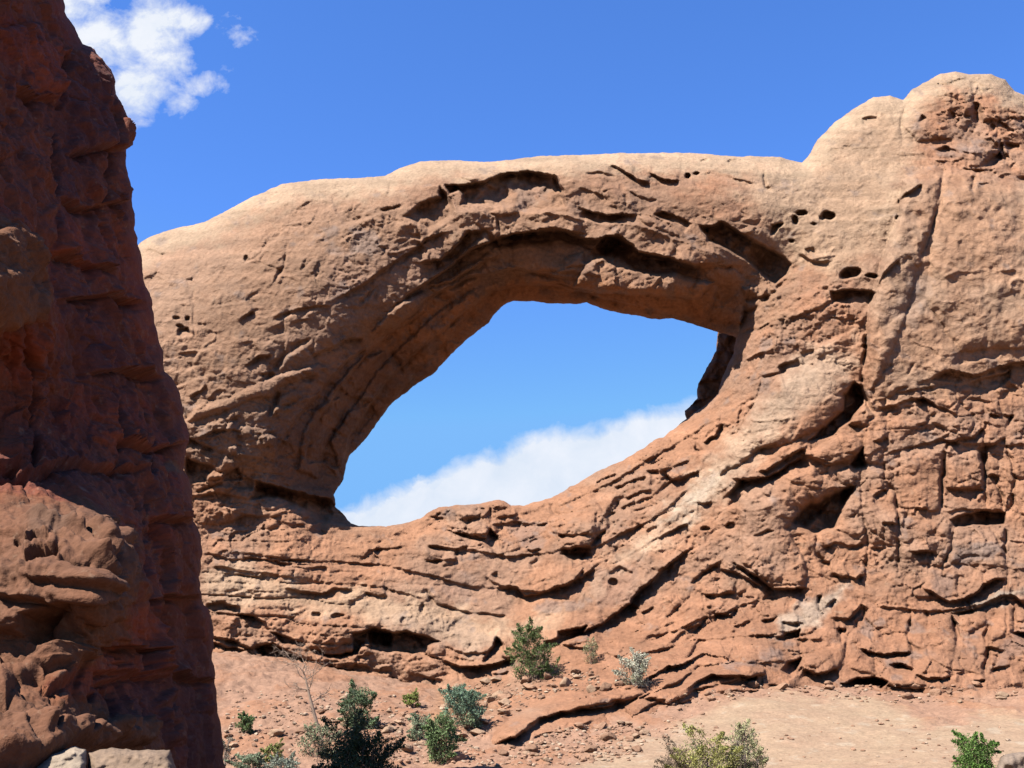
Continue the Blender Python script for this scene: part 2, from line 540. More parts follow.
# left lower beds
t = tile(190, 540, 5.12)
A.ledge(t([(90, 55), (220, 95), (320, 90), (420, 105), (500, 115)]), .7, 6); A.ledge(t([(510, 130), (600, 140), (720, 130)]), .4, 5)
A.ledge(t([(110, 130), (200, 140), (280, 155), (330, 160)]), .4, 5); A.ledge(t([(360, 165), (450, 185)]), .5, 5)
A.ledge(t([(480, 245), (560, 265), (690, 262), (740, 240), (800, 250), (850, 255)]), .6, 6); A.dome(t([(890, 240), (930, 215), (990, 230), (1005, 275), (920, 265)]), .5, 5)
A.ledge(t([(890, 265), (950, 280), (1005, 275)]), .6, 3)
A.ledge(t([(80, 325), (160, 320), (240, 345)]), .9, 6); A.ledge(t([(240, 375), (320, 390), (380, 420)]), 1.0, 7)
A.hollow(t([(320, 555), (420, 525), (540, 595), (640, 640), (850, 668), (930, 692), (700, 685), (580, 675), (500, 682), (470, 640), (380, 605)]), 2.0, 2, .2)
A.hollow(t([(400, 465), (520, 495), (605, 540), (580, 562), (480, 540)]), 1.3); A.hollow(t([(605, 560), (700, 585), (830, 570), (830, 480), (930, 455), (1030, 470), (1030, 540), (880, 540), (860, 585), (700, 605)]), 1.8, 2, .2)
A.dome(t([(540, 580), (640, 590), (760, 600), (860, 590), (870, 640), (700, 650), (580, 620)]), .9, 6)
for q in ([(840, 560), (900, 550), (940, 580), (880, 600)], [(850, 610), (920, 610), (930, 655), (860, 650)], [(950, 640), (1020, 630), (1034, 665), (960, 665)], [(940, 680), (1020, 680), (1034, 735), (960, 705)], [(880, 520), (1000, 520), (1010, 545), (890, 545)]):
    A.dome(t(q), .7, 5)
A.dome(t([(600, 520), (680, 400), (840, 410), (930, 460), (820, 520), (700, 560), (610, 560)]), .9, 10)
A.pit(190 + 650 / 5.12, 540 + 380 / 5.12, 5, 2.2, .5); A.pit(190 + 760 / 5.12, 540 + 388 / 5.12, 7, 2, .5)
A.ledge(t([(100, 485), (200, 510), (330, 560)]), .7, 4); A.ledge(t([(100, 515), (180, 540), (320, 580)]), .7, 4); A.ledge(t([(240, 655), (340, 665)]), .5, 4); A.crack(t([(130, 650), (160, 620), (200, 560)]), .5)
A.dome(t([(330, 575), (370, 580), (360, 620), (330, 610)]), .5, 4); A.dome(t([(370, 640), (420, 610), (480, 650), (470, 690), (390, 690)]), .5, 6)
# sill crest
t = tile(380, 480, 5.12)
A.hollow(t([(340, 265), (450, 282), (540, 300), (560, 250), (610, 280), (622, 340), (600, 385), (540, 330), (430, 308)]), 1.4)
A.dome(t([(450, 250), (500, 215), (550, 230), (560, 280), (480, 290)]), .9, 6); A.dome(t([(340, 240), (400, 205), (450, 240), (430, 270), (370, 260)]), .6, 6)
A.ledge(t([(240, 335), (330, 345), (460, 345)]), .7, 4); A.crack(t([(385, 345), (392, 380), (402, 415)]), .8, 2); A.dome(t([(220, 350), (300, 355), (380, 360), (390, 410), (240, 415), (215, 390)]), .6, 6)
A.hollow(t([(230, 418), (300, 440), (312, 405)]), .7); A.dome(t([(320, 390), (385, 385), (370, 430), (310, 440)]), .5, 5); A.ledge(t([(-40, 350), (50, 345), (110, 330)]), .4, 4)
A.hollow(t([(540, 185), (570, 140), (592, 200), (570, 222)]), .9); A.hollow(t([(570, 230), (650, 215), (860, 220), (875, 300), (830, 355), (700, 310), (620, 300)]), .4, 3, .2)
A.crack(t([(830, 360), (780, 370), (760, 350)]), .6); A.crack(t([(800, 470), (780, 440), (820, 400), (800, 370)]), .6, 2)
A.dome(t([(870, 200), (1024, 150), (1100, 160), (1100, 270), (1024, 275), (930, 290), (880, 260)]), .9, 9); A.dome(t([(900, 285), (1024, 280), (1090, 290), (1070, 340), (930, 362)]), .7, 7)
A.hollow(t([(930, 365), (1024, 345), (1080, 345), (1040, 410), (970, 415)]), 1.4); A.ledge(t([(620, 540), (700, 550), (740, 590), (800, 590), (900, 545), (1024, 500), (1100, 440)]), .8, 7)
A.crack(t([(190, 585), (240, 575), (280, 625), (400, 665), (470, 692), (600, 705), (700, 705)]), .8, 2); A.ledge(t([(250, 590), (290, 630), (400, 662)]), .5, 3)
A.dome(t([(650, 190), (690, 150), (700, 190)]), .5, 5)
for q in ([(240, 170), (300, 130), (370, 140), (330, 180)], [(400, 170), (470, 140), (540, 160), (500, 190), (420, 200)], [(510, 170), (560, 150), (570, 195), (520, 200)], [(590, 160), (660, 160), (690, 190), (600, 195)], [(540, 120), (600, 100), (660, 130), (600, 150)]):
    A.dome(t(q), .7, 5)
A.ledge(t([(230, 190), (330, 200), (420, 205), (520, 205)]), .4, 4); A.ledge(t([(470, 150), (560, 145), (660, 150)]), .4, 3)
A.hollow(t([(570, 490), (600, 475), (615, 510), (590, 525)]), .5); A.ledge(t([(540, 500), (620, 540), (650, 560)]), .4)
# big overhanging bed
t = tile(380, 560, 5.12)
A.hollow(t([(-60, 370), (0, 375), (140, 370), (312, 408), (240, 440), (240, 480), (330, 497), (200, 492), (0, 468), (-60, 460)]), 2.0, 2, .2)
A.ledge(t([(320, 500), (420, 537), (500, 545), (600, 525), (690, 495)]), 1.7, 8, 12); A.hollow(t([(520, 520), (600, 395), (632, 440), (632, 490), (690, 500), (560, 545)]), 1.5)
A.ledge(t([(330, 430), (400, 460), (450, 470), (560, 465)]), .35, 5); A.ledge(t([(340, 480), (440, 500), (500, 520)]), .3, 4); A.crack(t([(590, 385), (620, 440)]), .4)
A.hollow(t([(830, 425), (905, 405), (905, 367), (1024, 350), (1060, 340), (1030, 385), (950, 430), (860, 472)]), 1.8, 2, .2)
A.ledge(t([(150, 580), (230, 595), (330, 610)]), .6, 4); A.ledge(t([(-10, 605), (50, 628)]), .5, 4); A.ledge(t([(530, 590), (660, 560)]), .4, 3); A.ledge(t([(0, 540), (60, 545)]), .5, 3)
A.dome(t([(940, 430), (1000, 400), (1060, 385), (1060, 420), (960, 450)]), .6, 5)
A.pit(422, 609, 3, 6, .4); A.pit(403, 622, 3, 3, .3); A.crack(t([(270, 300), (280, 340)]), .4, 2)
# rising beds right of the opening
t = tile(560, 400, 5.12)
A.ledge(t([(170, 415), (230, 390), (290, 375)]), .5, 4); A.ledge(t([(260, 455), (340, 425), (440, 390)]), .5, 4); A.hollow(t([(440, 370), (500, 360), (510, 385), (470, 402)]), .9)
A.ledge(t([(540, 375), (580, 410), (620, 405), (710, 355)]), .9, 5); A.ledge(t([(500, 370), (600, 330), (660, 300)]), .35, 4); A.ledge(t([(735, 220), (800, 185), (832, 110)]), .7, 5)
A.ledge(t([(330, 495), (430, 465), (480, 450)]), .6, 4); A.crack(t([(590, 245), (720, 250), (690, 210)]), .4); A.crack(t([(630, 180), (680, 235), (730, 265)]), .4)
A.crack(t([(302, 505), (292, 550), (242, 590), (250, 640)]), 1.0, 3); A.ledge(t([(-20, 690), (80, 692)]), .6, 4); A.ledge(t([(50, 755), (150, 742), (192, 680)]), 1.0, 6)
A.dome(t([(-20, 470), (200, 470), (290, 490), (240, 560), (190, 670), (150, 710), (60, 740), (-20, 750)]), .7, 13); A.dome(t([(640, 140), (720, 90), (830, 55), (820, 120), (740, 200), (660, 190)]), .6, 8)
A.crack(t([(1000, 20), (950, 120), (870, 220), (830, 330)]), .7, 2.2); A.crack(t([(940, 20), (920, 130)]), .6, 2); A.ledge(t([(845, 495), (900, 445), (940, 412), (1030, 400)]), .9, 6)
A.pit(560 + 740 / 5.12, 400 + 648 / 5.12, 5, 2.5, .6); A.pit(560 + 870 / 5.12, 400 + 650 / 5.12, 5, 3, .7); A.crack(t([(790, 620), (800, 600), (860, 540), (940, 500)]), .6, 2)
A.ledge(t([(430, 668), (490, 638)]), .4, 4); A.ledge(t([(490, 705), (560, 665), (650, 625)]), .6, 5); A.crack(t([(640, 740), (650, 690)]), .5); A.ledge(t([(100, 540), (190, 540)]), .25, 4)
A.hollow(t([(180, 690), (230, 660), (240, 690), (200, 700)]), .6); A.crack(t([(360, 600), (355, 540), (400, 500)]), .4)
A.ledge(t([(700, 520), (780, 520)]), .4, 4); A.ledge(t([(0, 580), (80, 560), (160, 540)]), .3, 4)
# ridge underside and strip
t = tile(560, 540, 5.12)
A.ledge(t([(660, 50), (560, 120), (480, 200), (390, 262), (330, 345), (250, 395), (210, 435), (110, 475), (-10, 500)]), 1.6, 6, 12)
A.hollow(t([(0, 70), (150, 50), (160, 80), (70, 110)]), 1.0); A.ledge(t([(-10, 242), (60, 218), (112, 150)]), .7, 5); A.pit(612, 583, 5, 4, .6); A.hollow(t([(230, 180), (300, 130), (380, 170), (350, 200)]), .5)
A.ledge(t([(650, 215), (740, 165), (820, 110)]), .6, 5); A.ledge(t([(810, 145), (920, 185), (1034, 235)]), 1.1, 7); A.ledge(t([(535, 395), (600, 340)]), .6, 4); A.ledge(t([(530, 435), (585, 412)]), .4, 4)
A.ledge(t([(735, 285), (830, 268), (900, 272)]), .7, 4); A.crack(t([(735, 380), (740, 330)]), .4); A.ledge(t([(790, 370), (870, 388), (892, 350)]), .6, 4); A.ledge(t([(420, 370), (480, 340)]), .5, 4)
A.ledge(t([(550, 525), (650, 445), (730, 432)]), .5, 4); A.crack(t([(470, 560), (540, 510), (600, 440)]), .5); A.ledge(t([(880, 445), (950, 432)]), .4, 4); A.ledge(t([(640, 470), (730, 440)]), .3)
A.hollow(t([(300, 380), (350, 330), (420, 350), (380, 380), (330, 400)]), .7); A.ledge(t([(195, 600), (230, 575), (300, 590)]), .5, 3)
A.dome(t([(200, 590), (260, 540), (330, 540), (300, 585), (230, 575)]), .4, 5)
# fins
A.dome([(480, 742), (505, 722), (545, 700), (590, 690), (640, 684), (672, 660), (705, 652), (730, 655), (735, 660), (700, 668), (668, 688), (640, 700), (590, 705), (545, 718), (515, 738), (490, 750)], 2.2, 8)
A.dome([(645, 700), (668, 680), (700, 668), (730, 660), (765, 668), (765, 674), (720, 685), (695, 690), (670, 704)], 1.6, 7)
A.dome([(625, 708), (650, 692), (690, 684), (735, 684), (760, 690), (720, 696), (690, 700), (655, 716), (630, 722)], 1.1, 6)
A.dome([(590, 690), (620, 672), (660, 655), (680, 640), (700, 640), (690, 655), (660, 672), (630, 690)], 1.2, 7)
A.ledge(t([(380, 770), (480, 692), (560, 640), (600, 640), (720, 592), (745, 577), (860, 600), (880, 565)]), 1.2, 7, 8); A.ledge(t([(640, 760), (690, 738), (780, 692), (900, 692), (1010, 692)]), 1.2, 7, 8)
A.ledge([(497, 746), (515, 737), (530, 722), (560, 712), (600, 706), (630, 702)], 1.2, 5, 6); A.ledge([(530, 738), (550, 732), (580, 726), (596, 720)], .6, 4); A.ledge([(627, 722), (650, 706), (670, 698)], .5, 4)
A.ledge([(560, 700), (600, 692), (632, 690)], .5, 3, 5)
A.ledge(t([(0, 540), (100, 550), (190, 560)]), .5, 5)
# hanging block and hollow below it
t = tile(740, 450, 5.12)
A.ledge(t([(-20, 150), (60, 168), (200, 112), (325, 30)]), 1.3, 6); A.hollow(t([(250, 370), (310, 300), (430, 240), (550, 190), (612, 180), (530, 300), (482, 400), (400, 430), (330, 410)]), 2.4, 5, .2)
A.dome(t([(0, 250), (200, 130), (260, 80), (380, 80), (430, 150), (560, 190), (430, 240), (310, 300), (240, 400), (330, 560), (330, 690), (170, 690), (0, 580)]), 1.3, 18)
A.dome(t([(200, 130), (260, 80), (380, 80), (430, 150), (400, 200), (280, 180)]), .5, 8); A.dome(t([(490, 120), (560, 85), (610, 140), (590, 185), (530, 180)]), .8, 7); A.hollow(t([(560, 80), (620, 20), (652, 90), (600, 110)]), 1.6)
A.hollow(t([(60, 440), (150, 408), (182, 420), (110, 462)]), .7); A.ledge(t([(-20, 595), (100, 655), (170, 705), (345, 712)]), 1.8, 7, 10)
A.crack(t([(810, 640), (815, 500), (812, 320), (800, 220), (755, 170)]), .8, 2); A.ledge(t([(680, 228), (750, 203)]), .6, 4); A.ledge(t([(730, 375), (810, 382)]), .5, 4); A.hollow(t([(540, 345), (600, 320), (590, 352)]), .6)
A.ledge(t([(420, 505), (480, 475), (560, 483), (640, 470)]), .5, 5); A.hollow(t([(410, 570), (460, 580), (462, 622), (420, 600)]), .7); A.ledge(t([(470, 625), (530, 655), (600, 655), (625, 625)]), .7, 5)
A.ledge(t([(670, 492), (730, 495)]), .5, 4); A.ledge(t([(880, 518), (970, 522)]), .5, 4); A.ledge(t([(900, 293), (960, 298)]), .5, 4); A.crack(t([(750, 60), (745, 160)]), .5); A.crack(t([(395, 430), (380, 500), (440, 600)]), .6, 2)
A.dome(t([(510, 390), (540, 250), (620, 190), (680, 220), (800, 210), (810, 360), (800, 490), (640, 470), (480, 400)]), .6, 12)
for q in ([(984, 392), (986, 520), (1008, 560), (1004, 640), (986, 692)], [(838, 604), (843, 650), (840, 700)], [(866, 402), (862, 470), (868, 560), (866, 600)]):
    A.crack(q, .5, 1.8)
for q, d in (([(204, 548), (300, 560), (392, 566), (470, 585), (540, 592), (600, 575)], .45), ([(206, 572), (290, 578), (380, 586), (430, 600)], .35), ([(440, 548), (520, 556), (600, 545), (650, 520), (700, 480)], .5), ([(560, 505), (620, 478), (680, 440), (720, 415)], .5), ([(590, 520), (650, 495), (690, 470)], .4),
             ([(640, 640), (700, 620), (760, 600)], .5), ([(620, 660), (690, 640), (760, 635), (830, 640)], .5), ([(880, 455), (940, 440), (1010, 445), (1100, 440)], .5), ([(870, 605), (930, 612), (1000, 600), (1100, 596)], .5)):
    A.ledge(q, d * .75, 7, 9)
# broken lower right
t = tile(740, 570, 5.12)
A.hollow(t([(100, 265), (190, 235), (170, 275), (130, 287)]), 1.1); A.hollow(t([(180, 357), (230, 320), (312, 293), (300, 340), (230, 367)]), 1.4); A.ledge(t([(215, 262), (300, 267)]), .7, 4)
A.hollow(t([(390, 140), (415, 140), (410, 180), (395, 172)]), .9); A.ledge(t([(450, 188), (492, 150)]), .6, 4); A.ledge(t([(480, 243), (560, 243), (622, 170)]), .9, 4); A.ledge(t([(495, 302), (545, 297)]), .6, 3)
A.hollow(t([(200, 512), (240, 470), (320, 448), (300, 500), (270, 547)]), 1.4); A.ledge(t([(330, 502), (380, 537), (500, 495)]), 1.1, 5); A.dome(t([(320, 450), (540, 360), (530, 480), (400, 540), (320, 510)]), .7, 9)
A.crack(t([(500, 520), (540, 430), (555, 330), (620, 230), (650, 200)]), .5); A.hollow(t([(505, 582), (600, 545), (690, 550), (762, 580), (722, 622), (540, 619)]), 2.6, 2, .2)
A.ledge(t([(605, 405), (680, 422), (740, 437), (880, 422)]), .9, 4); A.hollow(t([(770, 490), (830, 480), (890, 500), (890, 532), (800, 520)]), 1.0); A.ledge(t([(740, 588), (860, 603), (950, 603)]), .8, 4)
A.crack(t([(890, 440), (860, 340), (875, 240), (830, 150)]), .8, 2); A.ledge(t([(895, 530), (950, 553), (1030, 548)]), .7, 4); A.ledge(t([(530, 742), (700, 722), (800, 732), (890, 762)]), .3, 4)
A.hollow(t([(-10, 535), (80, 545), (50, 582), (-10, 577)]), 1.1); A.hollow(t([(135, 590), (195, 585), (202, 617), (140, 612)]), .9); A.hollow(t([(370, 622), (440, 610), (492, 622), (430, 642), (380, 652)]), .7); A.ledge(t([(-10, 483), (90, 488)]), .4, 4)
A.dome(t([(0, 380), (100, 360), (200, 390), (220, 470), (100, 480), (0, 475)]), .6, 9); A.dome(t([(545, 420), (620, 410), (690, 440), (700, 540), (560, 500)]), .5, 8); A.dome(t([(690, 445), (880, 430), (890, 500), (770, 490), (720, 550)]), .5, 7)
A.dome(t([(770, 540), (900, 530), (950, 590), (860, 595), (760, 580)]), .6, 5)
A.crack(t([(0, 260), (60, 200), (100, 160)]), .3); A.ledge(t([(0, 280), (40, 260)]), .5, 4)
t = tile(860, 340, 6.244)
A.ledge(t([(420, 250), (560, 190), (700, 228), (820, 192), (960, 142), (1100, 130)]), 1.1, 12, 14); A.hollow(t([(430, 250), (540, 205), (600, 225), (640, 270), (580, 285)]), .8); A.hollow(t([(650, 290), (760, 240), (940, 200), (940, 240), (850, 322), (720, 322)]), .8)
A.ledge(t([(330, 378), (400, 368), (470, 402), (600, 463)]), .8, 4); A.ledge(t([(560, 645), (630, 608), (720, 592), (762, 545)]), .9, 5); A.ledge(t([(735, 665), (830, 655), (905, 608)]), .9, 5)
A.crack(t([(552, 690), (565, 640)]), .7); A.crack(t([(510, 740), (530, 700)]), .7); A.crack(t([(905, 600), (920, 690), (940, 768)]), .7); A.crack(t([(950, 460), (910, 560)]), .7); A.ledge(t([(100, 622), (150, 628), (182, 600)]), .6, 3)
A.ledge(t([(800, 458), (870, 468), (882, 440)]), .6, 3); A.ledge(t([(890, 462), (950, 467)]), .5, 3); A.dome(t([(780, 400), (870, 380), (880, 450), (810, 455)]), .5, 5); A.dome(t([(850, 310), (900, 285), (935, 310), (880, 345)]), .5, 5)
A.crack(t([(200, 330), (260, 300), (310, 290)]), .6, 2.2); A.dome(t([(430, 270), (580, 290), (630, 380), (600, 450), (480, 390)]), .5, 9)
t = tile(860, 450, 6.244)
A.crack(t([(530, 0), (540, 140), (520, 180), (515, 310), (490, 390)]), .9, 2); A.crack(t([(760, 0), (790, 100), (790, 215)]), 1.0, 2.4); A.ledge(t([(540, 232), (680, 243), (790, 237)]), .5, 4); A.crack(t([(850, 180), (880, 280), (885, 380)]), .6)
A.crack(t([(930, 0), (970, 180), (950, 340), (890, 385)]), .8, 2); A.ledge(t([(540, 378), (650, 367), (750, 378), (880, 367)]), .5, 3); A.hollow(t([(560, 432), (690, 400), (760, 382), (897, 385), (897, 462), (780, 467), (600, 487)]), 1.9, 2, .2)
A.crack(t([(590, 490), (580, 580), (500, 740)]), .6); A.crack(t([(905, 480), (910, 560), (890, 620), (920, 768)]), .8, 2); A.ledge(t([(340, 628), (450, 628)]), .5, 3); A.ledge(t([(995, 385), (1060, 405)]), .6, 4); A.ledge(t([(800, 155), (870, 150)]), .5, 3)
A.dome(t([(545, 10), (740, 0), (785, 110), (780, 230), (550, 235)]), .5, 8); A.dome(t([(590, 500), (900, 480), (900, 740), (560, 700)]), .6, 12); A.dome(t([(250, 0), (520, 0), (510, 300), (480, 390), (300, 400), (250, 250)]), .5, 12)
A.dome(t([(255, 420), (560, 460), (570, 600), (500, 740), (260, 700)]), .5, 12)
t = tile(860, 560, 6.244)
A.ledge(t([(390, 178), (480, 218), (560, 253), (640, 243), (740, 193), (770, 153), (840, 123), (925, 117)]), 1.2, 6); A.crack(t([(920, 0), (920, 115)]), .8); A.ledge(t([(580, 325), (700, 303), (800, 253), (900, 222), (950, 212), (1060, 280)]), .9, 5)
A.crack(t([(850, 300), (800, 380), (780, 470), (800, 560), (770, 740)]), 1.0, 2.4); A.hollow(t([(575, 335), (625, 400), (642, 540), (600, 545)]), 1.2); A.crack(t([(960, 380), (970, 290)]), .7); A.ledge(t([(790, 548), (900, 572)]), .5, 3)
A.ledge(t([(820, 688), (940, 652)]), .5, 3); A.hollow(t([(935, 463), (1040, 448), (1040, 522), (980, 502)]), 1.1); A.ledge(t([(700, 752), (780, 757)]), .7, 3); A.ledge(t([(480, 742), (560, 722)]), .7, 3); A.crack(t([(310, 340), (320, 430), (300, 480)]), .5)
A.dome(t([(630, 330), (780, 290), (790, 380), (680, 480), (640, 440)]), .6, 8); A.dome(t([(800, 400), (880, 270), (950, 290), (950, 450), (800, 540)]), .6, 9); A.dome(t([(330, 390), (560, 340), (600, 560), (560, 700), (360, 700)]), .5, 14)
# summit
t = tile(824, 60, 5.12)
A.ledge(t([(550, 122), (600, 117), (750, 87)]), .5, 3); A.crack(t([(775, 210), (770, 270), (782, 325)]), 1.3, 4); A.crack(t([(780, 330), (740, 410)]), .8, 2.5); A.hollow(t([(485, 335), (500, 285), (545, 300), (500, 322)]), .9)
A.hollow(t([(560, 472), (620, 440), (692, 470), (600, 488)]), 1.0, 3); A.hollow(t([(810, 540), (860, 500), (912, 468), (922, 512), (850, 562)]), 1.2, 3); A.crack(t([(910, 420), (930, 500), (960, 480)]), .9, 2.5); A.ledge(t([(190, 303), (270, 293)]), .5, 3)
A.crack(t([(420, 210), (395, 330), (400, 420)]), .5, 2); A.crack(t([(850, 320), (865, 350), (840, 400)]), .8, 2.5); A.dome(t([(790, 220), (880, 180), (1010, 210), (1060, 290), (860, 310), (800, 320)]), .9, 12); A.dome(t([(400, 330), (430, 200), (560, 120), (760, 100), (770, 260), (700, 400), (480, 420)]), 1.0, 22)
A.dome(t([(740, 540), (760, 420), (850, 350), (910, 420), (900, 470), (800, 540)]), .8, 10); A.hollow(t([(930, 420), (1000, 430), (1030, 470), (940, 490)]), .8, 3); A.hollow(t([(980, 590), (1060, 600), (1060, 640), (1000, 620)]), .9, 3)
A.crack(t([(615, 580), (608, 680), (590, 770)]), 1.0, 2); A.crack([(939, 210), (928, 236), (920, 262)], .6, 1.6); A.ledge(t([(375, 725), (420, 682), (497, 640)]), .7, 4); A.crack(t([(765, 590), (760, 680)]), .6)
t = tile(740, 150, 5.12)
A.pit(796, 221, 3.2, 4.6, 1.0); A.pit(803, 214, 5.5, 3.0, 1.0); A.pit(829, 214.5, 6.5, 4.0, 1.4); A.pit(823, 217.5, 3, 2, .8); A.pit(815, 224, 2.4, 1.4, .6); A.pit(792, 242, 2.2, 1.8, .7); A.hollow(t([(160, 445), (158, 388), (228, 383), (190, 422)]), 1.0, 1.5)
A.pit(851, 273, 9, 6, 1.4); A.pit(846, 276, 5, 4, .6); A.pit(872, 275.5, 7, 2.4, .9); A.hollow(t([(465, 725), (540, 718), (690, 715), (685, 800), (640, 830), (560, 800), (470, 780)]), 1.6, 2.5)
A.crack(t([(125, 120), (140, 190), (162, 207)]), .9, 2); A.ledge(t([(690, 702), (740, 622), (820, 562)]), .6, 4); A.pit(898, 216, 2.5, 1.5, .6); A.ledge(t([(330, 505), (380, 498)]), .4, 3); A.ledge(t([(300, 530), (370, 570), (450, 560)]), .4, 4)
A.crack([(812, 285), (830, 290), (845, 287)], .4)
t = tile(560, 140, 5.12)
A.pit(688, 176, 2.6, 3.4, 1.0); A.pit(697, 173, 3, 1.7, .9); A.pit(734, 160.5, 7, 2.0, .9); A.pit(705, 159, 4, 1.2, .5); A.hollow(t([(130, 172), (200, 165), (300, 190), (290, 202), (180, 192)]), .6); A.ledge(t([(260, 130), (340, 162), (400, 203), (470, 218)]), .9, 5)
A.ledge(t([(460, 162), (520, 193), (610, 207)]), .7, 4); A.hollow(t([(350, 250), (400, 285), (495, 300), (490, 320), (440, 335), (390, 300)]), .8); A.ledge(t([(120, 350), (250, 388), (395, 383)]), 1.4, 7); A.dome(t([(400, 390), (480, 400), (600, 470), (620, 500), (540, 490), (430, 430)]), .7, 6)
A.hollow(t([(470, 380), (520, 358), (600, 392), (682, 432), (640, 492), (590, 440)]), .9); A.ledge(t([(165, 565), (220, 502), (300, 492), (400, 562), (480, 582), (600, 613)]), 1.6, 18, 14); A.dome(t([(20, 600), (110, 570), (135, 640), (20, 655)]), .6, 5)
A.dome(t([(140, 565), (225, 620), (180, 640), (140, 630)]), .5, 4); A.hollow(t([(715, 445), (830, 413), (960, 490), (1060, 545), (1150, 600), (1190, 640), (1170, 690), (1100, 740), (1030, 690), (950, 610), (850, 565), (760, 522)]), 2.2, 4, .3)
A.dome(t([(600, 560), (700, 530), (810, 600), (800, 640), (680, 650), (600, 630)]), .9, 8); A.ledge(t([(100, 240), (180, 260), (260, 290)]), .4, 6); A.ledge(t([(720, 165), (830, 160), (900, 190), (1000, 215)]), .25, 4)
A.ledge(t([(600, 655), (700, 655), (810, 640), (900, 640)]), .9, 10, 6)
A.crack([(792, 274), (770, 296), (747, 313), (738, 336)], 1.0, 2.5)
for q in ([(742, 288), (768, 286), (765, 296), (745, 298)], [(745, 300), (768, 298), (760, 306), (747, 310)], [(742, 288), (752, 286), (756, 292), (745, 294)]):
    A.dome(q, .6, 4)
t = tile(380, 150, 5.12)
A.hollow(t([(325, 180), (380, 170), (430, 172), (500, 160), (600, 125), (760, 110), (900, 130), (950, 200), (965, 300), (870, 318), (720, 312), (700, 285), (600, 295), (500, 290), (410, 292), (425, 230), (400, 205), (350, 235)]), 2.2, 3, .35)
A.hollow(t([(100, 340), (200, 270), (295, 245), (305, 180), (345, 235), (390, 300), (380, 345), (310, 400), (240, 432), (190, 392)]), 1.5, 5, .4)
A.dome(t([(570, 320), (690, 278), (712, 320), (630, 347)]), .7, 4); A.ledge(t([(200, 572), (300, 558), (390, 492), (450, 422), (540, 412)]), 1.5, 16, 12); A.dome(t([(440, 510), (510, 450), (580, 470), (612, 512), (520, 540)]), .9, 6)
A.crack(t([(465, 372), (540, 420), (590, 472), (632, 542)]), 1.0, 2.4); A.ledge(t([(598, 452), (700, 427), (830, 402), (960, 412), (1030, 425)]), 1.4, 16, 10); A.ledge(t([(250, 695), (350, 672), (430, 622), (540, 562), (620, 542)]), .8, 12)
A.dome(t([(380, 320), (500, 290), (600, 340), (612, 430), (590, 450), (480, 380), (400, 400)]), .5, 8); A.crack(t([(610, 350), (615, 430)]), .4); A.dome(t([(540, 560), (700, 600), (900, 660), (1024, 720), (880, 690), (640, 660)]), .3, 8)
A.ledge(t([(520, 720), (700, 690), (900, 690), (1024, 730)]), .5, 10); A.ledge(t([(0, 300), (70, 290), (110, 270)]), .5, 4); A.ledge(t([(30, 230), (50, 150)]), .2); A.ledge(t([(400, 125), (470, 150), (530, 140)]), .3, 3)
A.ledge([(565, 290), (600, 291), (640, 293), (665, 296), (690, 305)], .9, 10, 6); A.hollow([(594, 248), (612, 240), (640, 252), (680, 264), (688, 274), (665, 274), (625, 272), (606, 264)], 1.2, 4, .5)
t = tile(300, 230, 5.12)
A.dome(t([(360, 520), (440, 430), (560, 340), (640, 310), (657, 350), (600, 420), (470, 500)]), 1.2, 6); A.ledge(t([(390, 535), (500, 495), (640, 425), (660, 350)]), 1.1, 10, 4); A.crack(t([(375, 375), (392, 290)]), .6, 2); A.crack(t([(20, 200), (80, 130)]), .4)
A.ledge(t([(60, 640), (160, 600), (240, 565), (330, 545)]), .8, 10, 10); A.crack(t([(60, 640), (90, 540), (130, 500)]), .4, 2); A.crack(t([(300, 390), (380, 290), (430, 250)]), .5, 2); A.ledge(t([(620, 170), (730, 140), (830, 90)]), .5, 6)
A.ledge([(347, 500), (338, 475), (350, 432), (384, 384), (424, 346), (456, 316), (492, 290)], .7, 9, 6); A.ledge([(298, 478), (310, 430), (342, 384), (384, 336), (426, 300), (470, 276), (520, 268), (585, 280)], .8, 11, 8)
A.ledge([(270, 470), (282, 440), (306, 405), (345, 365), (372, 345)], .6, 8, 6); A.crack([(300, 450), (330, 430), (352, 440)], .5, 2); A.crack([(392, 352), (405, 375)], .4, 2); A.dome([(322, 452), (350, 410), (372, 400), (352, 440), (338, 480)], .5, 7); A.dome([(430, 330), (470, 290), (500, 280), (478, 310), (446, 345)], .5, 7)
A.dome([(345, 482), (328, 442), (378, 370), (428, 320), (470, 290), (482, 300), (440, 345), (400, 395), (365, 435), (352, 472)], .8, 5)
A.dome([(296, 470), (304, 428), (338, 382), (366, 356), (384, 350), (350, 400), (325, 445), (318, 480)], .9, 6)
A.dome([(430, 288), (500, 246), (560, 238), (592, 250), (600, 275), (540, 270), (480, 280), (445, 300)], .7, 6)
A.ledge([(398, 302), (425, 283), (449, 266), (470, 250), (500, 238), (527, 231), (562, 231), (588, 240), (612, 238), (640, 251), (662, 258), (690, 265), (716, 262)], 1.7, 14, 9, .55, 1.8, True)
A.ledge([(520, 212), (545, 211), (570, 214), (600, 223), (640, 222), (672, 236), (700, 246), (730, 256)], -.7, 5, 6, 0.0, 2.5, True)
A.ledge([(330, 300), (360, 285), (395, 262), (425, 240), (450, 232)], .5, 10, 10, .5, 2, True)
A.dome([(586, 262), (612, 252), (638, 270), (690, 277), (714, 282), (700, 299), (665, 297), (640, 293), (600, 291), (572, 287)], 2.0, 6)
A.dome([(700, 262), (735, 268), (750, 285), (742, 325), (700, 318), (690, 300)], .9, 10)
A.ledge([(520, 285), (560, 281), (600, 296), (640, 304)], .5, 6, 5)
t = tile(130, 200, 5.12)
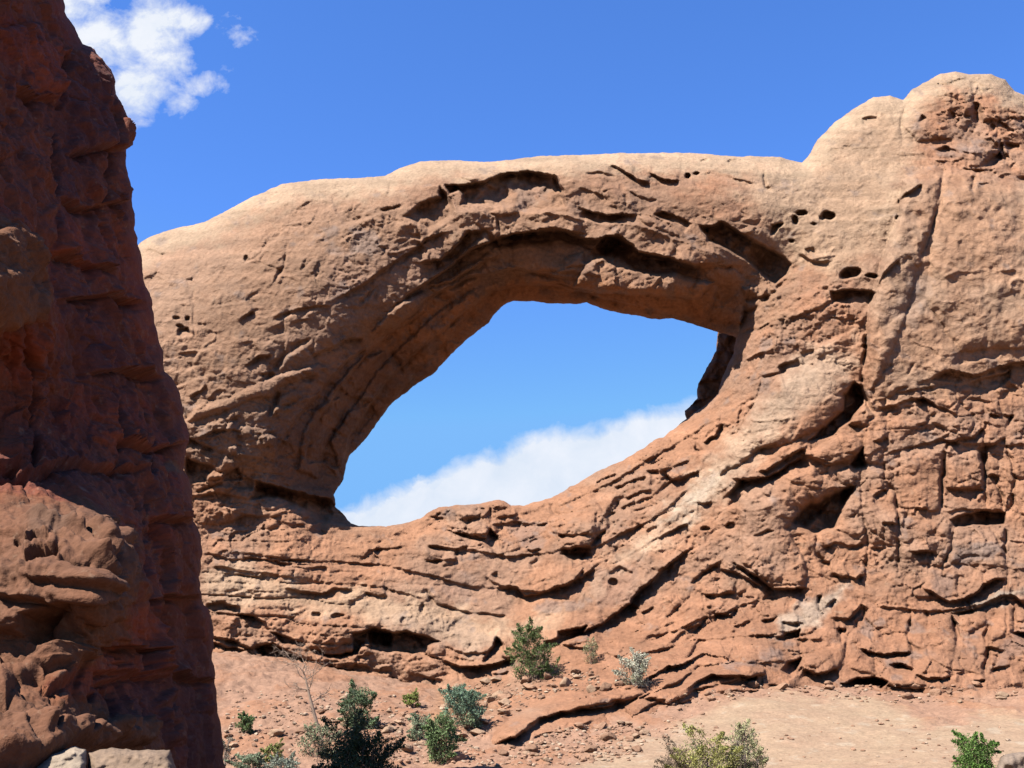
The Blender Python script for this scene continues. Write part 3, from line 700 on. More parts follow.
A.crack(t([(800, 230), (790, 330), (730, 440)]), .5, 1.6); A.crack(t([(880, 360), (910, 300), (970, 270)]), .5); A.hollow(t([(230, 692), (250, 650), (300, 640), (327, 692), (260, 707)]), .9); A.ledge(t([(730, 592), (900, 553), (1024, 533)]), .4, 6)
A.pit(246, 259, 2.5, 3, .4); A.pit(188, 317, 3, 2, .5); A.pit(177, 317, 3, 2, .4); A.pit(181, 325, 4, 2, .5); A.crack(t([(330, 470), (335, 700)]), .25); A.ledge(t([(560, 620), (600, 580), (640, 560)]), .4, 4); A.ledge(t([(60, 245), (160, 270), (240, 250)]), .2)
A.ledge(t([(860, 40), (930, 10), (1024, 5)]), .15, 3); A.ledge(t([(280, 410), (320, 400)]), .3); A.ledge(t([(140, 360), (190, 400)]), .2)
t = tile(150, 330, 5.12)
A.crack(t([(640, 220), (690, 120), (730, 90), (860, 20)]), .7, 3); A.crack(t([(605, 465), (650, 330), (700, 280), (900, 235)]), .8, 3); A.dome(t([(820, 440), (850, 395), (920, 360), (985, 340), (960, 370), (880, 410)]), .6, 4); A.ledge(t([(205, 345), (290, 280)]), .5, 4)
A.crack(t([(180, 352), (360, 352)]), .3); A.dome(t([(180, 400), (400, 350), (620, 240), (860, 170), (920, 200), (700, 280), (640, 340), (520, 360), (380, 420), (200, 470)]), .7, 9); A.ledge(t([(200, 560), (330, 510), (480, 520)]), .35, 6); A.dome(t([(620, 460), (650, 340), (770, 290), (780, 340), (680, 400)]), .5, 6)
A.ledge(t([(480, 190), (560, 130), (620, 120)]), .4, 5); A.ledge(t([(570, 220), (640, 210)]), .4); A.ledge(t([(420, 460), (470, 440)]), .3, 3)

# weathering by noise, strength set by place: rough, bedded, blocky, pock-marked
PAR = [(180, 280, .3, .0, .05, .5), (280, 260, .4, .0, .1, .6), (230, 330, .35, .05, .05, .4), (200, 240, .25, 0, .05, .3), (220, 380, .5, .15, .1, .4), (230, 450, .9, .2, .5, .3), (330, 290, .5, .0, .35, .4), (400, 230, .7, .1, .4, .4), (330, 420, .6, .0, .3, .2),
       (400, 350, .55, .0, .25, .1), (480, 175, .25, .15, .1, .3), (400, 185, .2, 0, .05, .3), (600, 165, .2, 0, .05, .3), (480, 230, .55, .1, .4, .4), (560, 190, .5, .1, .25, .3), (560, 280, .4, .05, .15, .1), (620, 190, .6, .1, .5, .6), (640, 280, .55, .2, .5, .3), (700, 180, .25, .1, .1, .6),
       (720, 230, .45, .0, .2, .4), (720, 300, .5, .0, .1, .1), (780, 180, .2, .0, .05, .5), (790, 240, .3, .0, .1, .5), (780, 310, .8, .1, .8, .6), (820, 320, .75, .1, .7, .6), (830, 180, .25, .0, .05, .4), (850, 250, .25, 0, .05, .3), (880, 130, .28, .0, .1, .3),
       (980, 130, .8, .0, .5, .5), (930, 230, .12, .0, .05, .15), (1000, 230, .12, .0, .05, .15), (950, 320, .15, .0, .06, .2), (900, 330, .15, 0, .05, .15), (1000, 300, .15, 0, .05, .15), (800, 390, .25, .05, .1, .3), (740, 400, .7, .2, .3, .4), (700, 470, .5, .1, .15, .3), (650, 470, .7, .8, .4, .3),
       (590, 500, .7, .7, .4, .3), (480, 515, .9, .9, .5, .3), (400, 545, .7, .6, .3, .4), (250, 530, .8, .5, .5, .4), (270, 580, .6, .8, .3, .4), (420, 590, .3, .4, .2, .4), (480, 590, .35, .3, .15, .5), (560, 610, .35, .3, .2, .3),
       (430, 640, .7, .5, .4, .4), (300, 650, .8, .9, .6, .4), (620, 590, .6, .2, .2, .4), (600, 650, .8, .4, .4, .5), (660, 620, .7, .4, .4, .4), (720, 600, .9, .4, .7, .4), (780, 540, .55, .15, .2, .3), (840, 520, .6, .2, .4, .4),
       (920, 430, .6, .3, .5, .3), (900, 500, .3, .2, .6, .2), (980, 500, .32, .25, .7, .4), (780, 620, .7, .3, .7, .3), (870, 600, .55, .2, .8, .3), (850, 650, .3, .2, .4, .3), (950, 640, .45, .1, .8, .2), (800, 690, .5, .4, .4, .3),
       (900, 700, .5, .4, .3, .3), (700, 670, .4, .3, .3, .3), (560, 710, .4, .3, .2, .3)]
rough, bed, block, pock = shepard(PAR, A.U, A.V)
P0 = at(A.U, A.V, A.Y)
big = fbm(P0, 7.0, 2, off=1.1)
mid = np.abs(fbm(P0, 2.6, 3, off=4.2))
fine = fbm(P0, 0.9, 4, 0.6, off=8.8)
A.D += 0.35 * big + rough * (0.40 * (mid - 0.3)) + rough * 0.08 * fine
# bedding: rounded courses with undercuts, rising to the right beyond the opening
dip = np.interp(A.U, [0, 480, 560, 760, 900, 1200], [0, 0, 25, 150, 165, 165])
phi = (A.V + dip) * 0.083 + 0.9 * fbm(P0, 9, 2, off=2.2)
amp = np.clip(0.65 + 1.0 * fbm(P0, 4.0, 2, off=6.6, sx=2.2), 0, 1.6)
for freq, a in ((0.62, .42), (1.45, .20), (3.3, .08)):
    ph = phi * freq + 0.35 * fbm(P0, 3.0, 2, off=freq * 5, sx=2.0)
    k = np.floor(ph); p = ph - k
    la = 0.4 + 0.6 * ((np.sin(k * 12.9898) * 43758.5) % 1.0)
    prof = np.power(np.clip(1 - (2 * p - 0.75) ** 2 / 1.6, 0, 1), 0.8) - 0.7 * smooth(0.86, 0.99, p)
    A.D += a * bed * amp * la * prof
# blocks: jittered joint cells, each set at its own depth and tilt
for sc, a, sd_ in ((2.6, .60, 1), (1.1, .30, 2), (.5, .13, 3)):
    x = P0[..., 0] / sc * 0.8 + 0.35 * fbm(P0, 1.6 * sc, 2, off=sd_ * 3.0); z = P0[..., 2] / sc + 0.35 * fbm(P0, 1.6 * sc, 2, off=sd_ * 7.0)
    f1, f2, cid = worley2(x, z - 0.25 * x, sd_)
    e = f2 - f1
    h = (cid / 255.0 - 0.5)
    g = 1 - (1 - smooth(0.0, 0.20, e)) * np.clip(.25 + A.mod, .2, 1.2)
    A.D += a * block * (h * g + 0.7 * (g - 1) * (0.4 + h) + 0.25 * (1 - f1 * f1))
# broken faces: every chip is a small plane with its own tilt
FACET = [(4.4, .60, 10), (1.9, .42, 11), (.8, .19, 12), (.34, .08, 13)]
for sc, a, sd_ in FACET:
    x = P0[..., 0] / sc * .75 + .30 * fbm(P0, 1.3 * sc, 2, off=sd_ * 1.3); z = P0[..., 2] / sc + .30 * fbm(P0, 1.3 * sc, 2, off=sd_ * 2.1)
    f1, f2, cid, ox, oy = worley2(x, z - .3 * x, sd_, True)
    ax = (cid / 255.0 - .5) * 2; ay = ((cid * 7 % 256) / 255.0 - .35) * 2
    A.D += a * (.16 + .95 * rough) * (.3 + .9 * A.mod) * (ax * ox + ay * oy + .35 * ((cid * 13 % 256) / 255.0 - .5)) * smooth(0, .10, f2 - f1)
# chips and pocks
f1, f2, cid = worley2(P0[..., 0] * 1.1 + 0.5 * fine, P0[..., 2] * 1.3 + 0.4 * big, 5)
A.D -= pock * 0.06 * np.where(cid > 130, smooth(0.42, 0.15, f1), 0)
f1, f2, cid = worley2(P0[..., 0] * 2.6 + fine, P0[..., 2] * 2.9, 8)
A.D -= (0.5 * rough + .5 * pock) * 0.045 * np.where(cid > 150, smooth(0.45, 0.15, f1), 0)
rg = 1 - 2.2 * np.abs(fbm(P0, 1.3, 4, .62, off=15.5))
A.D -= smooth(.25, .9, rough) * .08 * smooth(.45, 1.0, rg)
A.D += (.12 + .5 * rough) * 0.085 * fbm(P0, 0.42, 3, .65, off=5.5)

OUTER = [(-48, 440), (-36, 400), (-10, 350), (30, 318), (70, 296), (100, 277), (125, 258), (140, 243), (150, 237), (172, 229), (196, 224), (207, 221), (222, 213), (250, 198), (282, 184), (320, 179), (360, 178), (385, 176), (400, 168),
         (420, 162), (450, 160), (485, 162), (500, 161), (540, 156), (580, 155), (620, 153), (694, 153), (741, 157), (753, 156), (780, 157), (802, 163), (808, 157), (817, 140), (835, 122),
         (858, 106), (874, 97), (890, 96), (903, 100), (913, 89), (933, 78), (940, 74), (956, 72), (968, 74), (991, 74), (1005, 80), (1015, 91), (1024, 95), (1050, 110), (1090, 150), (1140, 170),
         (1140, 790), (-56, 790), (-54, 520)]
HOLE = [(511, 301), (531, 301), (554, 304), (586, 303), (609, 311), (644, 317), (660, 320), (672, 318), (695, 325), (718, 332), (728, 335), (737, 337), (733, 355), (722, 378), (718, 394), (706, 405),
        (686, 419), (663, 437), (656, 439), (647, 446), (625, 459), (593, 474), (570, 487), (553, 497), (539, 501), (524, 505), (511, 506), (504, 501), (496, 500), (476, 504), (449, 506), (433, 509),
        (420, 519), (405, 523), (390, 526), (359, 526), (351, 523), (336, 507), (334, 495), (343, 480), (346, 465), (349, 456), (367, 437), (390, 405), (414, 386), (433, 374), (447, 359), (465, 341), (488, 323), (500, 308)]
VB = np.interp(A.U, [0, 215, 300, 420, 480, 500, 1200], [705, 705, 715, 730, 765, 790, 790])
jit = 0.9 * fbm(np.stack([A.U, A.V, 0 * A.U], -1), 9, 3, off=12.0)
so = poly_sdf(OUTER, A.U, A.V) + 0.8 * jit
sh = -poly_sdf(HOLE, A.U, A.V) + jit
sd = np.minimum(np.minimum(so, sh), VB - A.V)
sd = np.minimum(sd, np.minimum(A.U + 57.5, 1129.5 - A.U))
sd = np.minimum(sd, np.minimum(767.5 - A.V, A.V - 46.5))
# roll of the crest and of the opening's rim
r = 1 - np.clip(np.maximum(so, 0) / 26.0, 0, 1)
A.Y += 2.6 * (1 - np.sqrt(np.maximum(1 - r * r, 0)))
A.D *= 0.35 + 0.65 * smooth(0, 14, so)
A.D *= 0.5 + 0.5 * smooth(0, 10, sh)
Pf, Pb, front, back, side, YA = solid_from(A, sd, 7.0, 0.8, 5.0, 70.0)
YA_vis = np.where(sd > 0, YA, 1e6)

# colour of the arch: minerals, plus shade painted on the left leg
U, V = A.U, A.V
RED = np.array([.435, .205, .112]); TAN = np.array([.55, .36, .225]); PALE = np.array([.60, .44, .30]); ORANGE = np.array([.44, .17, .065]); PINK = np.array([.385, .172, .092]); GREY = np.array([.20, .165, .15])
tint = np.ones(U.shape + (3,)) * RED


def lay(tint, c, w):
    return tint * (1 - w[..., None]) + c * w[..., None]


cn = fbm(P0, 6.0, 4, 0.6, off=21.0); cn2 = fbm(P0, 1.8, 4, 0.6, off=25.0)


def region_of(rel, noise, poly, soft, n):
    out = np.zeros(rel.U.shape)
    b = rel.box(poly, soft + 1.5 * n + 8)
    if out[b].size:
        out[b] = smooth(-soft, soft, poly_sdf(poly, rel.WU[b], rel.WV[b]) + n * noise[b])
    return out


def region(poly, soft, n=12.0):
    return region_of(A, cn2, poly, soft, n)


tint = lay(tint, np.array([.39, .215, .135]), smooth(-.3, .6, cn) * .8)
tint = lay(tint, np.array([.45, .26, .16]), region([(80, 200), (420, 160), (420, 210), (330, 330), (200, 420), (80, 420)], 25) * .7)
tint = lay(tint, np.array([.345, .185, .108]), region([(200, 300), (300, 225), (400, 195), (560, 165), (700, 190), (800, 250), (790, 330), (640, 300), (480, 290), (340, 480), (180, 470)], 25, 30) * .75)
tint = lay(tint, TAN, smooth(30, 6, so + 10 * cn2) * .9)
tint = lay(tint, TAN, region([(740, 190), (830, 120), (920, 85), (910, 160), (890, 240), (830, 280), (780, 250)], 20) * .65)
tint = lay(tint, TAN, region([(900, 170), (1110, 190), (1110, 380), (870, 400), (868, 300)], 20) * .3)
tint = lay(tint, PALE, region([(690, 480), (740, 430), (800, 360), (850, 345), (855, 365), (830, 400), (770, 440), (720, 500), (660, 540), (600, 580), (610, 560), (660, 520)], 12, 12) * .45)
tint = lay(tint, np.array([.62, .47, .34]), region([(690, 490), (712, 476), (725, 480), (700, 505), (670, 525), (660, 520)], 8, 14) * .55)
tint = lay(tint, TAN, region([(200, 560), (330, 590), (430, 600), (520, 622), (600, 590), (560, 625), (470, 650), (380, 620), (210, 600)], 10) * .6)
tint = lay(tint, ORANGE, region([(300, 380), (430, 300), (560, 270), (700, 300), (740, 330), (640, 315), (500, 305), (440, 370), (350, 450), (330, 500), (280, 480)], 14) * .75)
tint = lay(tint, np.array([.27, .13, .075]), region([(300, 380), (345, 350), (400, 345), (440, 370), (350, 450), (345, 510), (280, 490), (265, 450)], 10, 16) * .85)  # painted shade: darker brown deepens the shadow on the left leg's inner side
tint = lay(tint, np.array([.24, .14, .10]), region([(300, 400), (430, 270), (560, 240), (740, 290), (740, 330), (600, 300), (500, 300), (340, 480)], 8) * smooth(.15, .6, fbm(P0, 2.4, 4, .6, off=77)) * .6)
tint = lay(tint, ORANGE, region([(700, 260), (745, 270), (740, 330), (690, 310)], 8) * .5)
tint = lay(tint, PINK, region([(560, 590), (900, 590), (1110, 560), (1110, 740), (560, 740)], 30) * .7)
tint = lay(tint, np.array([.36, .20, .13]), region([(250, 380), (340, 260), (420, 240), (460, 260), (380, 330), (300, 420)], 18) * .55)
tint = lay(tint, np.array([.54, .40, .29]), region([(815, 600), (850, 585), (830, 615), (795, 635), (770, 640), (780, 620)], 5, 6) * .7)
tint = lay(tint, np.array([.40, .30, .22]), region([(955, 612), (1000, 590), (1110, 575), (1110, 600), (1020, 596), (985, 608)], 4, 4) * .8)
for poly, w in (([(955, 545), (1000, 543), (995, 560), (952, 562)], .85), ([(760, 650), (782, 650), (782, 660), (762, 660)], .8), ([(500, 523), (548, 525), (545, 548), (510, 540)], .6), ([(320, 232), (340, 225), (338, 250), (318, 245)], .7),
                ([(350, 230), (378, 235), (375, 260), (352, 255)], .7), ([(895, 310), (912, 275), (930, 285), (915, 330)], .4), ([(1000, 640), (1024, 625), (1040, 640), (1000, 668)], .5), ([(935, 575), (955, 578), (950, 590), (938, 588)], .6),
                ([(935, 148), (962, 150), (966, 160), (940, 158)], .6), ([(570, 205), (585, 200), (590, 212), (572, 214)], .3), ([(385, 620), (450, 620), (500, 640), (480, 655), (400, 640)], .35), ([(440, 575), (480, 575), (470, 600), (445, 600)], .35),
                ([(590, 570), (640, 560), (650, 600), (600, 610)], .35), ([(180, 430), (300, 410), (320, 440), (200, 470)], .3), ([(500, 180), (545, 182), (555, 205), (520, 205)], .5), ([(960, 420), (1000, 400), (990, 420)], .5)):
    tint = lay(tint, GREY, region(poly, 4, 9) * w * .55)
tint = lay(tint, np.array([.27, .19, .155]), smooth(.45, .9, fbm(P0, 2.2, 4, .6, off=31)) * .5)
strat = fbm(np.stack([P0[..., 0] * .12, P0[..., 1] * .1, P0[..., 2] + dip * .02], -1), .9, 3, .6, off=35)
tint *= (1 + .20 * strat + .12 * cn2)[..., None]
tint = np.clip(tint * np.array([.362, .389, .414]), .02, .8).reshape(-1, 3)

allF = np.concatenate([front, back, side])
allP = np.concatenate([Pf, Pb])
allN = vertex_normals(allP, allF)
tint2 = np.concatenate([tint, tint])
# split into the masses the photo shows
cu = U.ravel()[allF[:, 0] % U.size]; cvv = V.ravel()[allF[:, 0] % U.size]
PARTS = [('tower', [(800, 40), (1200, 40), (1200, 385), (1024, 388), (960, 386), (900, 392), (870, 404), (862, 350), (832, 300), (795, 260), (800, 200)]),
         ('slab', [(690, 470), (740, 410), (800, 355), (862, 350), (866, 400), (845, 440), (790, 450), (740, 480), (690, 510), (640, 545), (640, 520)]),
         ('pier', [(60, 200), (300, 60), (430, 260), (470, 330), (345, 480), (350, 505), (330, 505), (255, 485), (60, 480)]),
         ('span', [(250, 60), (800, 60), (800, 255), (772, 296), (735, 345), (430, 345), (380, 250)])]
arch = empty('rock_arch', at(700, 700, 76))
tag(arch, 'huge red sandstone arch with sky through its opening and a tower at its right end', 'rock arch')
bpy.context.view_layer.update()
own = np.full(len(allF), -1)
for i, (nm, poly) in enumerate(PARTS):
    m = poly_sdf(poly, cu, cvv) > 0
    own[m & (own < 0)] = i
for i in range(-1, len(PARTS)):
    F_ = allF[own == i]
    ids, inv = np.unique(F_, return_inverse=True)
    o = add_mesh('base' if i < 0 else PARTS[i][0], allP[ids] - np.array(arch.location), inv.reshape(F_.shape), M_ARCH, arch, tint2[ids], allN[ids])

# rock behind the right end of the opening
RC = Relief(670, 770, 300, 440, 1.0, [(670, 300, 104), (770, 300, 101), (770, 440, 101), (670, 440, 104), (715, 370, 102.5), (700, 400, 103)], 10)
Pq = at(RC.U, RC.V, RC.Y)
RC.D += 0.8 * np.abs(fbm(Pq, 3, 4, off=3)) + .3 * fbm(Pq, .8, 3, off=6)
RC.ledge([(690, 384), (720, 380)], .8); RC.ledge([(680, 405), (715, 395)], .6)
REAR = [(722, 318), (718, 333), (716, 351), (708, 366), (704, 373), (698, 384), (697, 398), (690, 407), (685, 411), (686, 420), (682, 430), (700, 436), (760, 436), (765, 310)]
sr = poly_sdf(REAR, RC.U, RC.V) + .8 * fbm(np.stack([RC.U, RC.V, 0 * RC.U], -1), 8, 3, off=2)
a_, b_, f_, k_, s_, _ = solid_from(RC, sr, 3.0, 0.6, 6, 30)
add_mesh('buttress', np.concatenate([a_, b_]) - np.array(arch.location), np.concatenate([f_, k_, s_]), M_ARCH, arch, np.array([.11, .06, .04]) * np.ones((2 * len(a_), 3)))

# ------------------------------------------------------------------ the near cliff in shade
CL_CTRL = [(-170, -120, 30.5), (-170, 100, 28.5), (-170, 300, 26.5), (-170, 500, 25), (-170, 700, 24), (-170, 930, 23.5), (0, -120, 34), (60, -120, 38), (0, 0, 33), (60, 0, 37.5), (0, 150, 31.5), (60, 150, 34.5),
           (130, 140, 38.5), (0, 240, 30), (50, 260, 32.2), (100, 260, 35), (142, 260, 38), (0, 300, 29.8), (40, 310, 31.2), (0, 350, 31), (100, 350, 34.5), (165, 370, 38), (0, 450, 31), (100, 450, 33.5), (190, 450, 38), (0, 490, 30.5), (100, 495, 32.2),
           (0, 530, 28.6), (60, 540, 28.7), (110, 560, 29.5), (140, 560, 32), (180, 560, 35.5), (0, 600, 28), (60, 600, 28.0), (105, 600, 29), (0, 660, 28.2), (60, 660, 28.6), (120, 660, 31.5), (200, 640, 37), (0, 720, 27), (100, 730, 28.5), (150, 730, 31),
           (170, 700, 33.5), (215, 700, 37.5), (222, 760, 37.5), (0, 930, 25.5), (100, 930, 28), (225, 930, 37), (150, 800, 31)]
CL_CTRL = [(u, v, 35 - (38 - y) * 1.6) for u, v, y in CL_CTRL if not (u < 130 and 520 < v < 690 and u >= 0)] + [(0, 540, 20.8), (60, 545, 20.7), (112, 565, 21.3), (0, 600, 19.8), (60, 600, 19.7), (100, 610, 20.2), (0, 660, 19.6), (70, 660, 19.9), (130, 640, 24), (140, 575, 24.5)]
CL_CTRL = [q for q in CL_CTRL if q[:2] not in ((0, 490), (100, 495))]
CL_CTRL = [q for q in CL_CTRL if q[0] > -100 or q[1] < 150] + [(-170, 240, 24), (-170, 320, 24), (-170, 420, 24), (-170, 520, 22), (-170, 620, 20.5), (-170, 720, 19.5), (-170, 930, 18)]
C = Relief(-160, 236, -50, 880, 1.0, CL_CTRL, 30)
C.crack([(67, 52), (58, 98), (54, 137), (58, 182), (58, 250)], 1.0, 3.5); C.dome([(-10, 30), (40, 20), (68, 50), (55, 95), (30, 90), (10, 60)], 0.42, 12); C.ledge([(15, 85), (35, 96), (57, 98)], .5, 8)
C.ledge([(62, 250), (90, 262), (120, 272)], .5, 4); C.dome([(60, 50), (95, 50), (128, 115), (134, 143), (110, 150), (70, 150)], 0.36, 14); C.dome([(-20, 240), (10, 225), (40, 255), (48, 300), (40, 322), (-20, 325)], 0.42, 10)
C.dome([(-40, 120), (0, 125), (20, 150), (0, 160), (-40, 160)], 0.24, 8); C.ledge([(-40, 330), (20, 322), (42, 318)], .25, 10); C.dome([(28, 368), (40, 364), (42, 376), (30, 378)], 0.24, 4); C.dome([(24, 405), (32, 401), (42, 408), (26, 412)], 0.21, 4)
C.crack([(140, 380), (150, 430), (146, 480), (150, 560), (145, 700), (150, 768)], .9, 3.5); C.crack([(178, 590), (172, 660), (178, 768)], .8, 3.5); C.crack([(95, 300), (110, 360), (128, 420)], .4, 4); C.crack([(60, 260), (75, 330), (100, 420)], .35, 4)
t = tile(0, 400, 3.84)
C.dome(t([(240, 470), (320, 400), (390, 440), (430, 470), (530, 555), (410, 570), (390, 640), (330, 580)]), 0.45, 10); C.dome(t([(50, 490), (120, 430), (200, 450), (280, 520), (380, 640), (230, 650), (220, 600), (100, 640), (90, 540)]), 0.39, 10)
C.dome(t([(-60, 600), (100, 640), (220, 610), (250, 660), (410, 700), (415, 840), (330, 860), (260, 800), (200, 800), (100, 910), (-60, 900)]), 0.52, 12); C.dome(t([(-60, 300), (90, 320), (120, 380), (0, 420), (-60, 420)]), 0.33, 8)
C.ledge(t([(-60, 245), (80, 232)]), .5, 6); C.hollow(t([(0, 255), (110, 250), (130, 290), (90, 320), (0, 300)]), .5, 4); C.dome(t([(140, 320), (180, 330), (190, 360), (140, 355)]), 0.20, 4); C.dome(t([(170, 400), (220, 390), (235, 415), (180, 420)]), 0.20, 4)
C.ledge(t([(100, 635), (160, 605), (230, 600)]), .4, 5); C.crack(t([(270, 510), (330, 570), (395, 650)]), .4, 2); C.ledge(t([(140, 720), (220, 720), (300, 735), (410, 745)]), .25, 4); C.ledge(t([(370, 480), (430, 480), (470, 490)]), .3, 4)
C.ledge(t([(100, 590), (130, 560), (200, 570)]), .3, 5); C.pit(17, 545, 4, 3, .25)
t = tile(0, 568, 3.84)
C.hollow(t([(110, 180), (220, 150), (280, 180), (312, 262), (250, 272), (200, 322), (100, 282)]), .7, 6); C.dome(t([(-20, 350), (60, 400), (150, 340), (230, 270), (300, 290), (340, 345), (270, 370), (270, 440), (180, 470), (140, 430), (60, 450), (30, 540), (-20, 530)]), 0.45, 9)
C.dome(t([(-60, 620), (60, 590), (170, 630), (270, 590), (330, 600), (380, 610), (460, 575), (545, 600), (540, 680), (420, 690), (290, 680), (130, 768), (-60, 800)]), 0.59, 9); C.crack(t([(170, 640), (150, 700)]), .3, 2); C.crack(t([(320, 600), (300, 660)]), .3, 2)
C.ledge(t([(360, 300), (440, 290), (500, 300), (610, 310)]), .35, 8); C.hollow(t([(500, 310), (560, 300), (615, 315), (560, 335), (520, 330)]), .4, 4); C.ledge(t([(320, 400), (450, 390), (630, 400)]), .25, 8); C.hollow(t([(340, 480), (380, 470), (370, 520), (340, 520)]), .4, 4)
C.pit(10, 671, 9, 4, .35); C.ledge(t([(150, 400), (240, 390)]), .3, 6); C.ledge(t([(370, 440), (500, 400), (630, 420)]), .25, 10); C.hollow(t([(0, 380), (60, 370), (70, 405), (10, 412)]), .3, 4)
C.crack(t([(380, 370), (520, 360), (640, 380)]), .2, 2)
for q, d in (([(70, 152), (100, 147), (134, 150)], .5), ([(70, 298), (110, 292), (150, 302)], .5), ([(88, 374), (130, 367), (168, 376)], .6), ([(108, 442), (150, 449), (190, 440)], .5), ([(155, 516), (196, 521)], .5), ([(148, 600), (175, 592), (207, 602)], .5), ([(176, 672), (216, 681)], .5), ([(60, 196), (95, 205), (130, 198)], .4), ([(0, 600), (60, 606), (110, 598)], .3), ([(10, 470), (80, 462), (140, 470)], .4)):
    C.ledge(q, d, 7, 12)
for q in ([(100, 58), (108, 120), (104, 200), (112, 268)], [(120, 380), (116, 440), (124, 500)], [(30, 330), (26, 400), (34, 470)], [(196, 470), (190, 560)], [(110, 640), (118, 700), (112, 760)]):
    C.crack(q, .6, 3)
C_strokes = C.D.copy(); C.D *= 0
Q0 = at(C.U, C.V, C.Y)
C.D += .4 * fbm(Q0, 5.0, 2, off=2.1) + .18 * (np.abs(fbm(Q0 * np.array([1, 1, .55]), 1.7, 3, off=7.2)) - .3) + .10 * fbm(Q0, .45, 4, .6, off=1.4) + .02 * fbm(Q0, .12, 2, off=3)
f1, f2, cid = worley2(Q0[..., 1] / 1.5 + Q0[..., 0] * .4 + .3 * fbm(Q0, 1.5, 2, off=3), Q0[..., 2] / 2.0 + .3 * fbm(Q0, 1.5, 2, off=5), 4)
g = smooth(0, .2, f2 - f1)
C.D += .22 * ((cid / 255 - .5) * g + .6 * (g - 1) * (cid / 255))
for sc, a, sd_ in ((3.2, .75, 21), (1.3, .40, 22), (.5, .13, 23), (.2, .045, 24)):
    x = (Q0[..., 1] + .5 * Q0[..., 0]) / sc + .3 * fbm(Q0, 1.3 * sc, 2, off=sd_ * 1.3); z = Q0[..., 2] / sc * .7 + .3 * fbm(Q0, 1.3 * sc, 2, off=sd_ * 2.1)
    f1, f2, cid, ox, oy = worley2(x, z, sd_, True)
    ax = (cid / 255.0 - .5) * 2; ay = ((cid * 7 % 256) / 255.0 - .4) * 2
    C.D += a * (.3 + .8 * C.mod) * (ax * ox + ay * oy + .4 * ((cid * 13 % 256) / 255.0 - .5)) * smooth(0, .10, f2 - f1)
ph = Q0[..., 2] / 1.1 + .8 * fbm(Q0, 3, 2, off=9)
p = ph - np.floor(ph)
C.D += .12 * np.clip(fbm(Q0, 2.5, 2, off=12) + .3, 0, 1) * (np.power(np.clip(1 - (2 * p - .75) ** 2 / 1.6, 0, 1), .8) - .7 * smooth(.86, .99, p))
COUT = [(-200, -46), (0, -40), (40, -28), (55, -14), (62, 0), (64, 12), (74, 27), (82, 45), (94, 49), (105, 61), (111, 74), (117, 94), (129, 115), (135, 127), (135, 137), (133, 145), (127, 150), (128, 172), (131, 195), (136, 219), (137, 242),
        (143, 273), (150, 301), (156, 328), (162, 352), (164, 371), (176, 387), (184, 410), (188, 434), (184, 469), (191, 492), (195, 520), (203, 542), (203, 566), (198, 589), (207, 609), (213, 636), (214, 663), (217, 702), (221, 734),
        (226, 768), (228, 800), (230, 900), (-200, 900)]
so2 = poly_sdf(COUT, C.U, C.V) + 1.8 * np.clip(2.5 * fbm(np.stack([C.U * .5, C.V, 0 * C.U], -1), 24, 2, off=6), -1, 1) + .8 * fbm(np.stack([C.U, C.V, 0 * C.U], -1), 9, 3, off=2)
sc_ = np.minimum(so2, np.minimum(np.minimum(C.U + 157.5, C.V + 47.5), 877.5 - C.V))
calm = 1 - .75 * np.exp(-((C.V - 508) / 26) ** 2) * smooth(140, 100, C.U)
C.D = calm * (.60 * C.D + .95 * C_strokes) * (.3 + .7 * smooth(0, 18, so2))
a_, b_, f_, k_, s_, YC = solid_from(C, sc_, 12.0, 1.6, 14, 90, True)
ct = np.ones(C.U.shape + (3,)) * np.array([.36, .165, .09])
n1 = fbm(Q0, 2.4, 4, .6, off=40); n2 = fbm(Q0, .8, 4, .6, off=44)


def cregion(poly, soft, n=10.0):
    return region_of(C, n2, poly, soft, n)


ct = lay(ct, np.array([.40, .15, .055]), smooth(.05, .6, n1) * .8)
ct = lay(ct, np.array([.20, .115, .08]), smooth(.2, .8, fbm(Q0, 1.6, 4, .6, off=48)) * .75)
for poly, w in (([(10, 50), (45, 40), (66, 60), (55, 98), (30, 92)], .8), ([(55, 225), (110, 230), (118, 262), (62, 250)], .8), ([(120, 230), (140, 230), (160, 360), (135, 330)], .5), ([(85, 615), (165, 610), (168, 645), (90, 640)], 1.), ([(75, 660), (165, 655), (160, 690), (60, 700)], .6), ([(0, 330), (45, 330), (40, 360), (0, 360)], .6), ([(100, 400), (125, 400), (125, 470), (100, 440)], .6)):
    ct = lay(ct, np.array([.52, .185, .055]), cregion(poly, 7, 12) * w)
for poly, w in (([(60, 100), (80, 60), (110, 90), (80, 200), (60, 230)], .6), ([(50, 270), (110, 300), (130, 420), (90, 400)], .6), ([(85, 690), (165, 680), (170, 730), (100, 740)], .7), ([(185, 640), (225, 760), (180, 768)], .7), ([(0, 400), (90, 420), (90, 490), (0, 470)], .5)):
    ct = lay(ct, np.array([.20, .10, .065]), cregion(poly, 10, 14) * w)
ct = lay(ct, np.array([.29, .225, .19]), cregion([(-200, 500), (60, 495), (100, 505), (140, 550), (110, 640), (40, 690), (140, 715), (150, 750), (0, 790), (-200, 790)], 10) * .75)
ct = lay(ct, np.array([.34, .25, .19]), cregion([(-200, 220), (10, 220), (42, 260), (45, 315), (-200, 325)], 8) * .7)
ct = lay(ct, GREY * 1.2, cregion([(25, 515), (60, 515), (75, 540), (30, 550)], 4, 5) * .7)
ct = lay(ct, np.array([.30, .27, .25]), cregion([(163, 462), (178, 460), (180, 472), (165, 472)], 2, 2) * .8)
ct *= (1 + .14 * n2)[..., None]
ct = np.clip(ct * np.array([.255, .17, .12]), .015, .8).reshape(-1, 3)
org = at(120, 840, 31)
